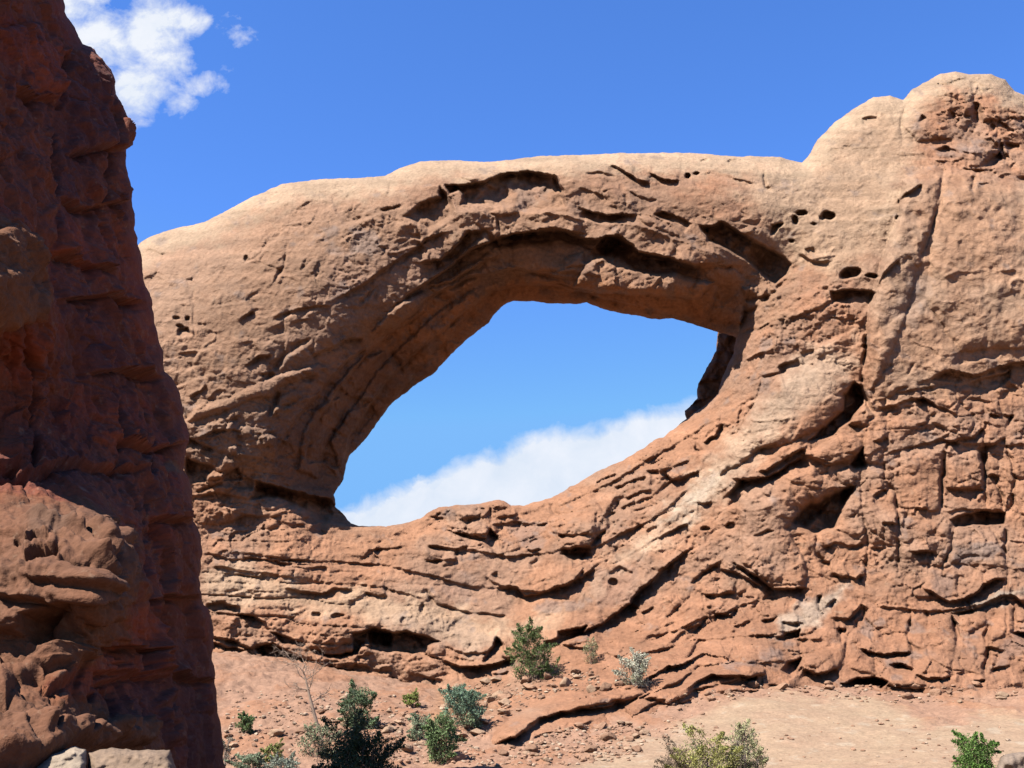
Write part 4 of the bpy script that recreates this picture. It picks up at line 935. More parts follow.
allP = np.concatenate([a_, b_]) - org
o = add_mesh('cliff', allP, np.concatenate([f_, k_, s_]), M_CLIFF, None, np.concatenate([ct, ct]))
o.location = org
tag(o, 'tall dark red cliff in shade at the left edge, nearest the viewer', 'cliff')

# ------------------------------------------------------------------ ground
GC = [(-100, 655, 80), (100, 655, 80), (215, 655, 80.5), (340, 674, 81.5), (420, 692, 80), (470, 703, 77), (480, 749, 65), (515, 752, 63.5), (560, 726, 68), (620, 724, 68.5), (660, 712, 70.2), (720, 696, 72.2), (800, 692, 74), (870, 694, 74), (930, 702, 73),
      (1024, 694, 72), (1110, 694, 72), (300, 715, 69), (420, 722, 69), (215, 768, 61), (350, 768, 58), (500, 768, 57.5), (700, 768, 56), (850, 768, 55), (1024, 768, 52), (1110, 768, 52), (215, 715, 69), (100, 768, 60), (850, 725, 65)]
gp = np.array([at(*q) for q in GC])
anch = np.array([(x, y, 0.0) for x in (-60, -30, 0, 30, 60) for y in (-20, 10, 34)] + [(-60, 60, 1.0), (70, 60, .5), (-60, 90, 6), (80, 90, 6), (-30, 110, 6), (0, 110, 7), (40, 110, 7)])
gall = np.concatenate([gp, anch])
gf = tps(gall[:, :2], gall[:, 2], 1e-4)


def dens(a0, a1, step, far):
    out = [a0]
    mids = list(np.arange(a0, a1 + 1e-6, step))
    lo, hi = [], []
    s = step; x = a0
    while x > -far:
        s *= 1.35; x -= s; lo.append(x)
    s = step; x = a1
    while x < far:
        s *= 1.35; x += s; hi.append(x)
    return np.array(lo[::-1] + mids + hi)


gx = dens(-26, 36, 0.14, 6000); gy = dens(50, 86, 0.14, 6000)
GX, GY = np.meshgrid(gx, gy)
cx = np.clip(GX, -60, 80); cy = np.clip(GY, -20, 112)
fade = smooth(160, 60, np.hypot(np.abs(GX - cx), np.abs(GY - cy)) + 60) if True else 1


def ground_smooth(X, Y):
    X = np.asarray(X, float); Y = np.asarray(Y, float)
    cx = np.clip(X, -60, 80); cy = np.clip(Y, -20, 112)
    return gf(cx, cy) * smooth(150, 0, np.hypot(X - cx, Y - cy))


xs = np.arange(-62, 82.1, 1.0); ys = np.arange(-22, 114.1, 1.0)
XS, YS = np.meshgrid(xs, ys)
ZS = gf(XS, YS)


def gz_lookup(X, Y):
    X = np.asarray(X, float); Y = np.asarray(Y, float)
    cx = np.clip(X, -60, 80); cy = np.clip(Y, -20, 112)
    iu = (cx - xs[0]); iv = (cy - ys[0])
    a = iu.astype(int); b = iv.astype(int); fu = iu - a; fv = iv - b
    z = (ZS[b, a] * (1 - fu) + ZS[b, a + 1] * fu) * (1 - fv) + (ZS[b + 1, a] * (1 - fu) + ZS[b + 1, a + 1] * fu) * fv
    return z * smooth(150, 0, np.hypot(X - cx, Y - cy))


GP = np.stack([GX, GY, 0 * GX], -1)
GZ = gz_lookup(GX, GY)
gu, gv = back_to_dir(np.stack([GX, GY, GZ], -1))
APRON = [(540, 790), (600, 752), (660, 735), (720, 706), (770, 694), (850, 694), (905, 712), (928, 728), (950, 722), (985, 715), (1024, 718), (1200, 715), (1200, 900), (540, 900)]
front_ok = GY > 20
gn = fbm(GP, 3.0, 4, .6, off=50); gn2 = fbm(GP, .9, 4, .6, off=54)
ap = np.where(front_ok, smooth(-8, 8, poly_sdf(APRON, gu, gv) + 8 * gn), 0)
near = smooth(60, 0, np.hypot(GX - np.clip(GX, -40, 50), GY - np.clip(GY, 30, 90)))
rub = 1 - ap
GZ = GZ + near * ((.22 * gn + .10 * gn2 + .05 * fbm(GP, .35, 3, .6, off=58)) * rub + ap * (.14 * fbm(GP, 5, 3, off=60) + .03 * gn2 + .07 * (np.abs(fbm(GP * np.array([.35, 1, 1]), 1.6, 3, off=62)) - .3)))
ph = GZ * 1.5 + .5 * gn
p = ph - np.floor(ph)
GZ = GZ + near * rub * .22 * smooth(.8, 1, p) * np.clip(fbm(GP, 4.0, 3, off=66) + .35, 0, 1) + near * rub * .06 * smooth(.2, .75, np.abs(fbm(GP * np.array([.5, 1, 1]), .8, 3, off=68)))
gt = np.ones(GX.shape + (3,)) * np.array([.43, .235, .15])
gt = lay(gt, np.array([.42, .19, .10]), smooth(-.1, .5, gn) * .7)
gt = lay(gt, np.array([.44, .21, .10]), np.where(front_ok, smooth(-10, 10, poly_sdf([(440, 680), (560, 660), (590, 640), (600, 670), (520, 710), (430, 720)], gu, gv)), 0) * .6)
gt = lay(gt, np.array([.49, .33, .21]), ap * (.75 + .25 * np.clip(gn, -1, 1)))
gt = lay(gt, np.array([.54, .40, .28]), ap * smooth(.35, .8, fbm(GP, 1.5, 4, .65, off=70)) * .7)
gt *= (1 + .10 * gn2)[..., None]
ny, nx = GX.shape
idx = np.arange(nx * ny).reshape(ny, nx)
gfaces = np.stack([idx[:-1, :-1], idx[:-1, 1:], idx[1:, 1:], idx[1:, :-1]], -1).reshape(-1, 4)
o = add_mesh('ground', np.stack([GX, GY, GZ], -1).reshape(-1, 3), gfaces, M_GROUND, None, np.clip(gt * np.array([.362, .385, .405]), .02, .8).reshape(-1, 3))
tag(o, kind='structure')


def gz(x, y):
    i = int(np.clip(np.searchsorted(gx, x) - 1, 0, nx - 2)); j = int(np.clip(np.searchsorted(gy, y) - 1, 0, ny - 2))
    fu = (x - gx[i]) / (gx[i + 1] - gx[i]); fv = (y - gy[j]) / (gy[j + 1] - gy[j])
    return float((GZ[j, i] * (1 - fu) + GZ[j, i + 1] * fu) * (1 - fv) + (GZ[j + 1, i] * (1 - fu) + GZ[j + 1, i + 1] * fu) * fv)


def gz_many(x, y):
    i = np.clip(np.searchsorted(gx, x) - 1, 0, nx - 2); j = np.clip(np.searchsorted(gy, y) - 1, 0, ny - 2)
    fu = (x - gx[i]) / (gx[i + 1] - gx[i]); fv = (y - gy[j]) / (gy[j + 1] - gy[j])
    return (GZ[j, i] * (1 - fu) + GZ[j, i + 1] * fu) * (1 - fv) + (GZ[j + 1, i] * (1 - fu) + GZ[j + 1, i + 1] * fu) * fv


MARCH = np.arange(46.0, 100.0, .08)


def hit(u, v):
    """first rock or ground met in a direction"""
    Yw = 1e6
    i = int(round(u - A.u[0])); j = int(round(v - A.v[0]))
    if 0 <= i < len(A.u) and 0 <= j < len(A.v):
        Yw = YA_vis[j, i]
    dx, dy, dz = ray(u, v)
    t_ = MARCH / dy
    below = CAM[2] + dz * t_ < gz_many(dx * t_, MARCH)
    Y = MARCH[np.argmax(below)] if below.any() else 100.0
    return at(u, v, min(Y, Yw)), min(Y, Yw)


def mpp(Y):
    return Y / F * 1.0


# ------------------------------------------------------------------ loose stones
def stone_mesh(name, seed, sub, mat, flat=.75):
    rr = np.random.default_rng(seed)
    bpy_me = bpy.data.meshes.new(name)
    import bmesh
    bm = bmesh.new()
    bmesh.ops.create_icosphere(bm, subdivisions=sub, radius=1.0)
    co = np.array([v.co for v in bm.verts])
    for _ in range(9):
        n = rr.normal(size=3); n /= np.linalg.norm(n)
        d = rr.uniform(.55, .85)
        k = co @ n - d
        co = co - np.where(k > 0, k, 0)[:, None] * n * .93
    co += co * (.10 * fbm(co + seed * 3.1, .7, 3, .6))[:, None]
    co *= np.array([1.0, rr.uniform(.65, .95), rr.uniform(.5, .85) * flat / .75])
    for v, c in zip(bm.verts, co):
        v.co = c
    bm.to_mesh(bpy_me)
    bm.free()
    bpy_me.polygons.foreach_set('use_smooth', np.full(len(bpy_me.polygons), sub > 2))
    b = rr.uniform(.8, 1.15)
    c = np.array([.155, .09, .058]) * b if rr.random() < .6 else np.array([.19, .125, .083]) * b
    a = bpy_me.color_attributes.new('tint', 'FLOAT_COLOR', 'POINT')
    a.data.foreach_set('color', np.tile([*c, 1.0], len(co)).astype(np.float32))
    bpy_me.materials.append(mat)
    return bpy_me


SMALL = [stone_mesh('stone', 100 + i, 2, M_STONE) for i in range(14)]
BIG = [stone_mesh('boulder', 200 + i, 4, M_STONE) for i in range(8)]


def stone(name, me, u, v, wpx, hpx, rz, label, cat, group=None, sink=.25):
    p, Y = hit(u, v)
    s = wpx * mpp(Y) / 2
    o = bpy.data.objects.new(name, me)
    o.scale = (s, s, s * max(hpx / wpx, .4) * 1.25)
    o.rotation_euler = (random.uniform(-.25, .25), random.uniform(-.25, .25), rz)
    o.location = (p[0], p[1] + s * .3, p[2] + s * .35)
    col.objects.link(o)
    tag(o, label, cat, group)
    return o


for (u, v, w, h, k, lab) in (
        (276, 736, 19, 14, 0, 'red boulder with a shaded side, between the two low bushes on the left slope'),
        (620, 686, 11, 14, 1, 'upright pale oblong boulder resting above the curved rock fins'),
        (606, 690, 14, 12, 2, 'round brown boulder beside the upright oblong one above the rock fins'),
        (592, 692, 12, 12, 3, 'squat boulder at the lower left end of the short boulder row above the fins'),
        (505, 700, 15, 11, 4, 'dark sided angular boulder on the open rubble right of the blue-green bush'),
        (406, 752, 17, 14, 5, 'dark brown boulder at the foot of the small grey-green bush, near the bottom'),
        (455, 762, 20, 14, 6, 'pale rounded boulder at the bottom edge under the green bushes'),
        (424, 745, 14, 10, 7, 'flat reddish boulder between the two bushes low in the rubble'),
        (504, 715, 14, 8, 1, 'pale flat stone alone in the middle of the rubble slope'),
        (530, 690, 18, 8, 4, 'long low block leaning on the rubble beneath the tall green shrub'),
        (566, 686, 14, 14, 3, 'square jointed block at the top of the rubble below the tall green shrub')):
    stone('boulder', BIG[k], u, v, w, h, random.uniform(0, 6), lab, 'boulder')
# smaller rubble, single stones
zones = [('small angular red stone in the rubble between the bushes and the curved rock fins', 'rubble stones between bushes and fins', [(440, 688), (520, 678), (590, 668), (610, 690), (560, 694), (510, 715), (478, 742), (455, 715)], 72),
         ('small broken stone in the rubble below the curved rock fins', 'rubble stones below the fins', [(450, 742), (500, 752), (560, 728), (620, 722), (650, 728), (640, 752), (580, 766), (455, 766)], 80),
         ('small stone scattered over the bare left slope under the overhang', 'scattered stones on the left slope', [(225, 725), (300, 690), (400, 700), (420, 712), (400, 740), (300, 735), (290, 764), (230, 764)], 40),
         ('small stone fallen right of the dark juniper, beside the green bushes', 'stones around the green bushes', [(372, 715), (440, 705), (470, 720), (470, 764), (395, 764)], 40),
         ('small stone lying at the foot of the big wall, right of the fins', 'stones at the foot of the wall', [(650, 716), (665, 700), (720, 688), (800, 684), (1018, 686), (1018, 700), (900, 706), (800, 697), (720, 702)], 45)]
for lab, grp, poly, n in zones:
    P_ = np.array(poly)
    k = 0
    while k < n:
        u = random.uniform(P_[:, 0].min(), P_[:, 0].max()); v = random.uniform(P_[:, 1].min(), P_[:, 1].max())
        if poly_sdf(poly, np.array([u]), np.array([v]))[0] < 0:
            continue
        w = 3.4 + 12.5 * random.random() ** 2.6
        stone('stone', random.choice(SMALL if w < 7 else BIG), u, v, w, w * random.uniform(.5, .8), random.uniform(0, 6), lab, 'stone', grp)
        k += 1
# gravel: too many to count
gvs, gfs, gts = [], [], []
base_v = []
for me in SMALL[:6]:
    base_v.append((np.array([v.co for v in me.vertices]), np.array([list(p.vertices) for p in me.polygons])))
off = 0
for lab, grp, poly, n in zones + [('', '', [(600, 730), (700, 712), (720, 730), (640, 760), (590, 764)], 20), ('', '', [(740, 715), (1010, 725), (1010, 764), (760, 764)], 9), ('', '', [(225, 690), (420, 690), (420, 760), (230, 760)], 40)]:
    P_ = np.array(poly)
    for _ in range(n * 16):
        u = random.uniform(P_[:, 0].min(), P_[:, 0].max()); v = random.uniform(P_[:, 1].min(), P_[:, 1].max())
        if poly_sdf(poly, np.array([u]), np.array([v]))[0] < 0:
            continue
        p, Y = hit(u, v)
        vs, fs = random.choice(base_v)
        s = .035 + .16 * random.random() ** 2.2
        a = random.uniform(0, 6.3)
        m = np.array([[math.cos(a), -math.sin(a), 0], [math.sin(a), math.cos(a), 0], [0, 0, .8]])
        gvs.append((vs @ m.T) * s + p + np.array([0, 0, s * .2]))
        gfs.append(fs + off); off += len(vs)
        c = np.array([.17, .10, .066]) if random.random() < .7 else np.array([.22, .16, .115])
        gts.append(np.tile(c * random.uniform(.75, 1.15), (len(vs), 1)))
o = add_mesh('gravel', np.concatenate(gvs), np.concatenate(gfs), M_STONE, None, np.concatenate(gts), smoothf=False)
tag(o, 'loose gravel and chips strewn over the slope below the arch', 'gravel', kind='stuff')


# slabs at the foot of the near cliff, and the block at the bottom right corner
def outline_rock(name, poly, Yc, h, color, label, edge=10, mat=M_CLIFF, tilt=0.0):
    p = np.array(poly, float)
    rel = Relief(p[:, 0].min() - 4, p[:, 0].max() + 4, p[:, 1].min() - 4, p[:, 1].max() + 4, 1.0,
                 [(p[:, 0].min(), p[:, 1].min(), Yc + tilt), (p[:, 0].max(), p[:, 1].min(), Yc + tilt), (p[:, 0].min(), p[:, 1].max(), Yc), (p[:, 0].max(), p[:, 1].max(), Yc), (p[:, 0].mean(), p[:, 1].mean(), Yc + tilt / 2)], 10)
    Q = at(rel.U, rel.V, rel.Y)
    k = Yc / 30
    rel.D += .22 * k * np.abs(fbm(Q, 1.2 * k, 4, .6, off=3)) + .05 * k * fbm(Q, .3 * k, 3, off=6)
    sd_ = poly_sdf(poly, rel.U, rel.V) + 1.2 * fbm(np.stack([rel.U, rel.V, 0 * rel.U], -1), 10, 3, off=Yc)
    a, b, f, kk, s, _ = solid_from(rel, sd_, 1.2 * h, h * .8, edge, 25)
    c = np.ones((len(a), 3)) * np.array(color) * (1 + .25 * fbm(Q, .6 * k, 4, .6, off=8)).reshape(-1, 1)
    c = np.clip(c * .36, .03, .8)
    org = at(p[:, 0].mean(), p[:, 1].max(), Yc)
    o = add_mesh(name, np.concatenate([a, b]) - org, np.concatenate([f, kk, s]), mat, None, np.concatenate([c, c]))
    o.location = org
    tag(o, label, 'rock slab')
    return o


outline_rock('rock_slab', [(28, 770), (50, 753), (75, 746), (86, 750), (88, 770), (86, 850), (28, 850)], 15.6, 1.0, (.42, .33, .245), 'whitish tilted slab at the foot of the dark cliff, bottom left', 8, tilt=1.2)
outline_rock('rock_slab', [(88, 752), (110, 748), (140, 750), (170, 750), (176, 768), (178, 850), (88, 850)], 16.0, 1.0, (.31, .215, .15), 'grey tan flat slab right of the whitish one under the dark cliff', 8, tilt=1.0)
outline_rock('boulder', [(995, 770), (1000, 758), (1012, 753), (1030, 752), (1050, 756), (1060, 780), (1000, 800)], 50.0, .9, (.36, .27, .21), 'grey boulder cut by the bottom right corner, beside the bright green bush', 8)['category'] = 'boulder'


# ------------------------------------------------------------------ plants
def leaf_material(name, c1, c2):
    m, nt, b = nodes_of(name)
    a = nt.nodes.new('ShaderNodeAttribute'); a.attribute_name = 'tint'
    nt.links.new(a.outputs['Color'], b.inputs['Base Color'])
    b.inputs['Roughness'].default_value = .7
    b.inputs['Specular IOR Level'].default_value = .2
    tr = nt.nodes.new('ShaderNodeBsdfTranslucent')
    nt.links.new(a.outputs['Color'], tr.inputs['Color'])
    mx = nt.nodes.new('ShaderNodeMixShader')
    mx.inputs[0].default_value = .25
    nt.links.new(b.outputs[0], mx.inputs[1]); nt.links.new(tr.outputs[0], mx.inputs[2])
    out = [n for n in nt.nodes if n.type == 'OUTPUT_MATERIAL'][0]
    nt.links.new(mx.outputs[0], out.inputs[0])
    return m


M_LEAF = leaf_material('leaf', None, None)


def bark_material(name, c):
    m, nt, b = nodes_of(name)
    geo = nt.nodes.new('ShaderNodeTexCoord').outputs['Object']
    n = nz(nt, geo, 9, 5, .6)
    nt.links.new(mixc(nt, 'MIX', n, tuple(x * .6 for x in c), tuple(min(1, x * 1.4) for x in c)), b.inputs['Base Color'])
    b.inputs['Roughness'].default_value = .9
    return m


M_BARK = bark_material('bark', (.16, .11, .08))
M_GREYWOOD = bark_material('weathered_wood', (.15, .12, .105))


def tube(vs, fs, pts, r0, r1, n=5):
    pts = np.asarray(pts, float)
    o = len(vs)
    for i, p in enumerate(pts):
        d = pts[min(i + 1, len(pts) - 1)] - pts[max(i - 1, 0)]
        d = d / max(np.linalg.norm(d), 1e-9)
        a = np.cross(d, (0.31, .77, .2)); a /= max(np.linalg.norm(a), 1e-9)
        b = np.cross(d, a)
        r = r0 + (r1 - r0) * i / (len(pts) - 1)
        for k in range(n):
            q = 2 * math.pi * k / n
            vs.append(p + r * (math.cos(q) * a + math.sin(q) * b))
    for i in range(len(pts) - 1):
        for k in range(n):
            fs.append((o + i * n + k, o + i * n + (k + 1) % n, o + (i + 1) * n + (k + 1) % n, o + (i + 1) * n + k))


def leaves(centers, size, rr, colors, long=1.8, upw=0.0):
    n = len(centers)
    d = rr.normal(size=(n, 3)); d[:, 2] += upw; d /= np.linalg.norm(d, axis=1)[:, None]
    e = rr.normal(size=(n, 3)); e -= (e * d).sum(1)[:, None] * d; e /= np.linalg.norm(e, axis=1)[:, None]
    s = size * rr.uniform(.6, 1.4, size=(n, 1))
    l = d * s * long * .5; w = e * s * .5
    V_ = np.stack([centers - l - w * .4, centers - l * .1 - w, centers + l, centers - l * .1 + w], 1).reshape(-1, 3)
    F_ = np.arange(4 * n).reshape(n, 4)
    return V_, F_, np.repeat(colors, 4, 0)


def bush(name, u, v, wpx, hpx, color, label, cat, seed, nlobes=9, nleaf=4200, leaf=.085, upw=.2, gap=.35, lean=0.0, wood=M_BARK, stems=9, var=.3, group=None, color2=None, Y=None, fuzz=.24, tall=False, taper=1.0):
    rr = np.random.default_rng(seed)
    kf = 1.0 if 'near black' in label else 0.9 if 'bright green' in label else 1.05
    leaf *= .68; nleaf = int(nleaf * 1.9); hpx *= .94
    color = tuple(x * kf for x in color); color2 = color2 and tuple(x * kf for x in color2)
    if Y is None:
        p, Y = hit(u, v)
    else:
        p = at(u, v, Y)
    w = wpx * mpp(Y); h = hpx * mpp(Y)
    root = empty(name, p)
    tag(root, label, cat, group)
    lobes = []
    nlobes = int(nlobes * 1.5)
    c0 = .5 if tall else .32
    for i in range(nlobes):
        zc = .06 + .86 * (i + .5) / nlobes
        q = (zc - c0) / (1 - c0) if zc > c0 else (c0 - zc) / (c0 + .35)
        rxy = math.sqrt(max(.03, 1 - q * q)) * (1 - .45 * (taper - .6) * zc)
        ang = i * 2.39996 + rr.uniform(-.35, .35)
        rad = rxy * .5 * w * rr.uniform(.35, .80)
        c = np.array([math.cos(ang) * rad + lean * zc * w, math.sin(ang) * rad * .9, zc * h * rr.uniform(.86, 1.02)])
        lobes.append((c, .5 * w * rr.uniform(.26, .42), .5 * h * rr.uniform(.22, .34)))
    vs, fs = [], []
    for i, (c, rw, rh) in enumerate(lobes):
        b0 = np.array([rr.normal() * .03 * w, rr.normal() * .03 * w, -.12])
        midp = b0 * .5 + c * .5 + np.array([rr.normal() * .05 * w, rr.normal() * .05 * w, 0])
        r0 = max(.018, .010 * h)
        tube(vs, fs, [b0, midp, c], r0, r0 * .4)
        for _ in range(stems):
            e = c + rr.normal(size=3) * np.array([rw, rw, rh]) * .65
            tube(vs, fs, [midp * .4 + c * .6, (midp * .2 + c * .8) * .5 + e * .5, e], r0 * .4, r0 * .12, 3)
    pts, cols = [], []
    per = int(nleaf * .62) // nlobes
    for (c, rw, rh) in lobes:
        k = rr.uniform(.8, 1.2)
        d = rr.normal(size=(per, 3)); d /= np.linalg.norm(d, axis=1)[:, None]
        r = rr.uniform(.35, 1.0, size=(per, 1)) ** .6 * (1 + rr.normal(size=(per, 1)) * fuzz)
        q = c + d * r * np.array([rw, rw, rh])
        keep = fbm(q + seed, max(.11 * w, .15), 2) > -.62 + gap * .75
        q = q[keep]
        cc = np.array(color if color2 is None or rr.random() < .6 else color2) * k
        pts.append(q)
        cols.append(np.clip(cc * (1 + rr.normal(size=(len(q), 1)) * var), .008, .6))
    for _ in range(int(nlobes * 1.6)):
        c, rw, rh = lobes[rr.integers(0, len(lobes))]
        d = rr.normal(size=3) * np.array([1, 1, .5]) + np.array([0, 0, .6]) + np.array([c[0], c[1], 0]) / w * 2
        d /= np.linalg.norm(d)
        L = rr.uniform(.10, .24) * (w + h) * .5 + rw
        tube(vs, fs, [c * .5, c * .9, c + d * L * .6, c + d * L], .02, .008, 3)
        kk = rr.uniform(.45, 1.0, size=int(nleaf / nlobes * .28))
        pts.append(c + d * L * kk[:, None] + rr.normal(size=(len(kk), 3)) * (.055 * (w + h) * .5) * (1.15 - kk)[:, None])
        cols.append(np.clip(np.array(color) * rr.uniform(.85, 1.25) * (1 + rr.normal(size=(len(kk), 1)) * var), .008, .6))
    add_mesh('stem', np.array(vs), fs, wood, root)
    q = np.concatenate(pts); cl = np.concatenate(cols)
    low = q[:, 2] > -.02 * h
    V_, F_, T_ = leaves(q[low], leaf, rr, cl[low], upw=upw)
    add_mesh('foliage', V_, F_, M_LEAF, root, T_, smoothf=False)
    return root


SAGE = (.115, .15, .085); JUN = (.055, .085, .03); BLUE = (.10, .15, .10); YEL = (.15, .17, .045); GREYS = (.20, .20, .15)
bush('juniper', 532, 679, 48, 55, (.060, .085, .028), 'tall green shrub growing in front of the dark overhang, above the rubble', 'shrub', 1, 12, 5200, .10, tall=True, gap=.5, lean=-.05)
bush('shrub', 591, 664, 20, 26, (.15, .14, .075), 'small thin brownish shrub on the strip right of the tall green shrub', 'shrub', 2, 6, 900, .07, upw=1.2, gap=.55)
bush('sagebrush', 636, 686, 34, 36, (.25, .245, .19), 'silver grey dry tuft hanging over the curved rock fins', 'shrub', 3, 8, 3000, .085, upw=1.6, gap=.25, wood=M_GREYWOOD, color2=(.19, .20, .14), fuzz=.3)
bush('sagebrush', 463, 727, 46, 41, BLUE, 'rounded blue-green bush in the middle of the rubble slope', 'bush', 4, 12, 6000, .085, gap=.25, upw=.7, color2=(.115, .155, .085), fuzz=.2)
bush('shrub', 440, 763, 38, 48, (.085, .125, .05), 'mid green bush below the blue-green one, near the bottom edge', 'bush', 5, 11, 5200, .085, gap=.35, upw=.5, color2=(.10, .145, .06))
bush('shrub', 418, 742, 22, 30, (.12, .15, .09), 'small grey-green bush touching the left of the mid green bush', 'bush', 6, 7, 1800, .075, gap=.4, upw=.8)
bush('shrub', 411, 706, 19, 15, (.15, .18, .045), 'low yellow-green tuft on the slope left of the blue-green bush', 'bush', 7, 6, 1500, .07, gap=.2, upw=1.2)
bush('juniper', 356, 730, 40, 46, (.07, .10, .05), 'rounded dusty green juniper standing behind the near black one', 'juniper', 8, 10, 4600, .09, gap=.4, color2=(.11, .14, .085))
bush('shrub', 318, 757, 44, 34, (.13, .145, .085), 'thin grey-green bush around the foot of the dead tree', 'bush', 9, 9, 2400, .075, gap=.6, upw=.7)
bush('shrub', 246, 733, 21, 19, (.085, .125, .05), 'small lone green bush beside the dark cliff, left of the red boulder', 'bush', 10, 7, 1900, .075, gap=.2, upw=.9)
bush('shrub', 249, 770, 34, 16, (.13, .16, .10), 'low grey-green bush at the bottom edge beside the dark cliff', 'bush', 12, 8, 2200, .075, gap=.3, upw=.8)
bush('shrub', 273, 763, 22, 20, (.15, .16, .05), 'low yellowish bush at the bottom edge, between two grey-green ones', 'bush', 13, 6, 1500, .07, gap=.4, upw=.9)
bush('shrub', 284, 772, 38, 14, (.16, .18, .14), 'low bluish grey bush at the bottom edge left of the near black juniper', 'bush', 14, 8, 2000, .07, gap=.3, upw=.8)
bush('shrub', 225, 764, 16, 26, (.14, .125, .095), 'twiggy grey shrub against the lower right edge of the dark cliff', 'shrub', 15, 6, 700, .06, gap=.6, upw=1.0, wood=M_GREYWOOD, Y=60)
bush('juniper', 358, 800, 94, 70, (.035, .05, .022), 'near black juniper rising from the bottom edge under the dead tree', 'juniper', 16, 16, 9000, .085, gap=.35, Y=47, var=.35)
bush('shrub', 708, 792, 74, 52, (.17, .165, .05), 'wide yellow-green bush at the bottom edge, right of centre', 'bush', 17, 13, 6500, .07, gap=.35, upw=1.0, color2=(.14, .15, .06), Y=54, wood=M_GREYWOOD)
bush('shrub', 676, 786, 40, 42, (.10, .075, .05), 'dark twiggy bush joined to the left of the wide yellow-green one', 'bush', 18, 9, 1600, .06, gap=.6, upw=1.0, Y=54.3, stems=22)
bush('shrub', 748, 788, 44, 62, (.19, .185, .095), 'taller pale grey-green bush right of the wide yellow-green one', 'bush', 19, 11, 3600, .07, gap=.55, upw=1.0, Y=54.2, wood=M_GREYWOOD, stems=18)
bush('juniper', 980, 796, 52, 58, (.06, .115, .022), 'bright green pointed bush at the bottom edge, far right', 'bush', 20, 14, 8000, .075, gap=.2, upw=1.2, color2=(.075, .13, .03), Y=51, taper=1.2)


# the dead tree
p, Yt = hit(322, 745)
dt = empty('dead_tree', p)
tag(dt, 'leaning bare dead tree with fine twigs at its top', 'dead tree')
k = mpp(Yt)
rr = np.random.default_rng(77)


def dp(u, v, dy=0.0):
    return at(u, v, Yt + dy) - p


tr = [dp(323, 752), dp(320, 735), dp(315, 717), dp(311, 702), dp(308, 690), dp(306, 680), dp(304, 674)]
vs, fs = [], []
tube(vs, fs, tr, .125, .04, 7)
add_mesh('trunk', np.array(vs), fs, M_BARK, dt)
vs, fs = [], []


def twig(a, d, L, r, depth):
    pts = [a]
    for _ in range(4):
        d = d + rr.normal(size=3) * .3
        d = d / np.linalg.norm(d)
        pts.append(pts[-1] + d * L / 4)
    tube(vs, fs, pts, r, r * .4, 4)
    if depth > 0:
        for _ in range(6):
            q = pts[rr.integers(1, 5)]
            twig(q, d + rr.normal(size=3) * .7, L * rr.uniform(.4, .65), r * .55, depth - 1)


for (i, d, L) in ((6, (-.8, 0, .35), 1.5), (6, (.5, .2, .8), 1.3), (6, (-.2, -.3, 1), 1.3), (5, (-1, .3, .25), 1.7), (5, (.9, -.2, .6), 1.3), (4, (.9, .3, .5), 1.4), (4, (-.8, -.3, .7), 1.1), (3, (.8, .1, .45), 1.2), (2, (-.6, .3, .6), .8)):
    d = np.array(d, float)
    twig(tr[i], d / np.linalg.norm(d), L, .032, 2)
add_mesh('branches', np.array(vs), fs, M_BARK, dt)

# ------------------------------------------------------------------ light
S = np.array([-.48, -.40, .78]); S = S / np.linalg.norm(S)
el = math.asin(S[2]); az = math.atan2(S[0], S[1])
ld = bpy.data.lights.new('sun', 'SUN')
ld.energy = 5.0; ld.angle = R(.53); ld.color = (1.0, .95, .87)
lo = bpy.data.objects.new('sun', ld)
col.objects.link(lo)
from mathutils import Vector
lo.rotation_euler = Vector(S).to_track_quat('Z', 'Y').to_euler()
lo.location = (-60, -40, 90)

wd = bpy.data.worlds.new('World')
scene.world = wd
wd.use_nodes = True
nt = wd.node_tree
nt.nodes.clear()
out = nt.nodes.new('ShaderNodeOutputWorld')
bg = nt.nodes.new('ShaderNodeBackground')
nt.links.new(bg.outputs[0], out.inputs[0])
sky = nt.nodes.new('ShaderNodeTexSky')
sky.sky_type = 'NISHITA'; sky.sun_disc = False; sky.sun_elevation = el; sky.sun_rotation = az
sky.altitude = 1500; sky.air_density = 1.0; sky.dust_density = .3; sky.ozone_density = 2.0
SKY_STR = .074
EXPO = 1.76
bg.inputs[1].default_value = SKY_STR
hs = nt.nodes.new('ShaderNodeHueSaturation')
hs.inputs['Saturation'].default_value = 1.2; hs.inputs['Value'].default_value = 1.0
nt.links.new(sky.outputs[0], hs.inputs['Color'])
# clouds, placed by direction in the sky
gen = nt.nodes.new('ShaderNodeTexCoord').outputs['Generated']
sp = nt.nodes.new('ShaderNodeSeparateXYZ')
nt.links.new(gen, sp.inputs[0])
yy = math_n(nt, 'MAXIMUM', sp.outputs[1], .05)
pp = math_n(nt, 'DIVIDE', sp.outputs[0], yy); qq = math_n(nt, 'DIVIDE', sp.outputs[2], yy)
cv = nt.nodes.new('ShaderNodeCombineXYZ')
nt.links.new(pp, cv.inputs[0]); nt.links.new(qq, cv.inputs[1])
nA = nz(nt, cv.outputs[0], 22, 6, .62, .3)
nB = nz(nt, cv.outputs[0], 9, 4, .6, .2)
nC = nz(nt, cv.outputs[0], 60, 3, .6, .2)


def pq(u, v):
    dx, dy, dz = ray(u, v)
    return float(dx / dy), float(dz / dy)


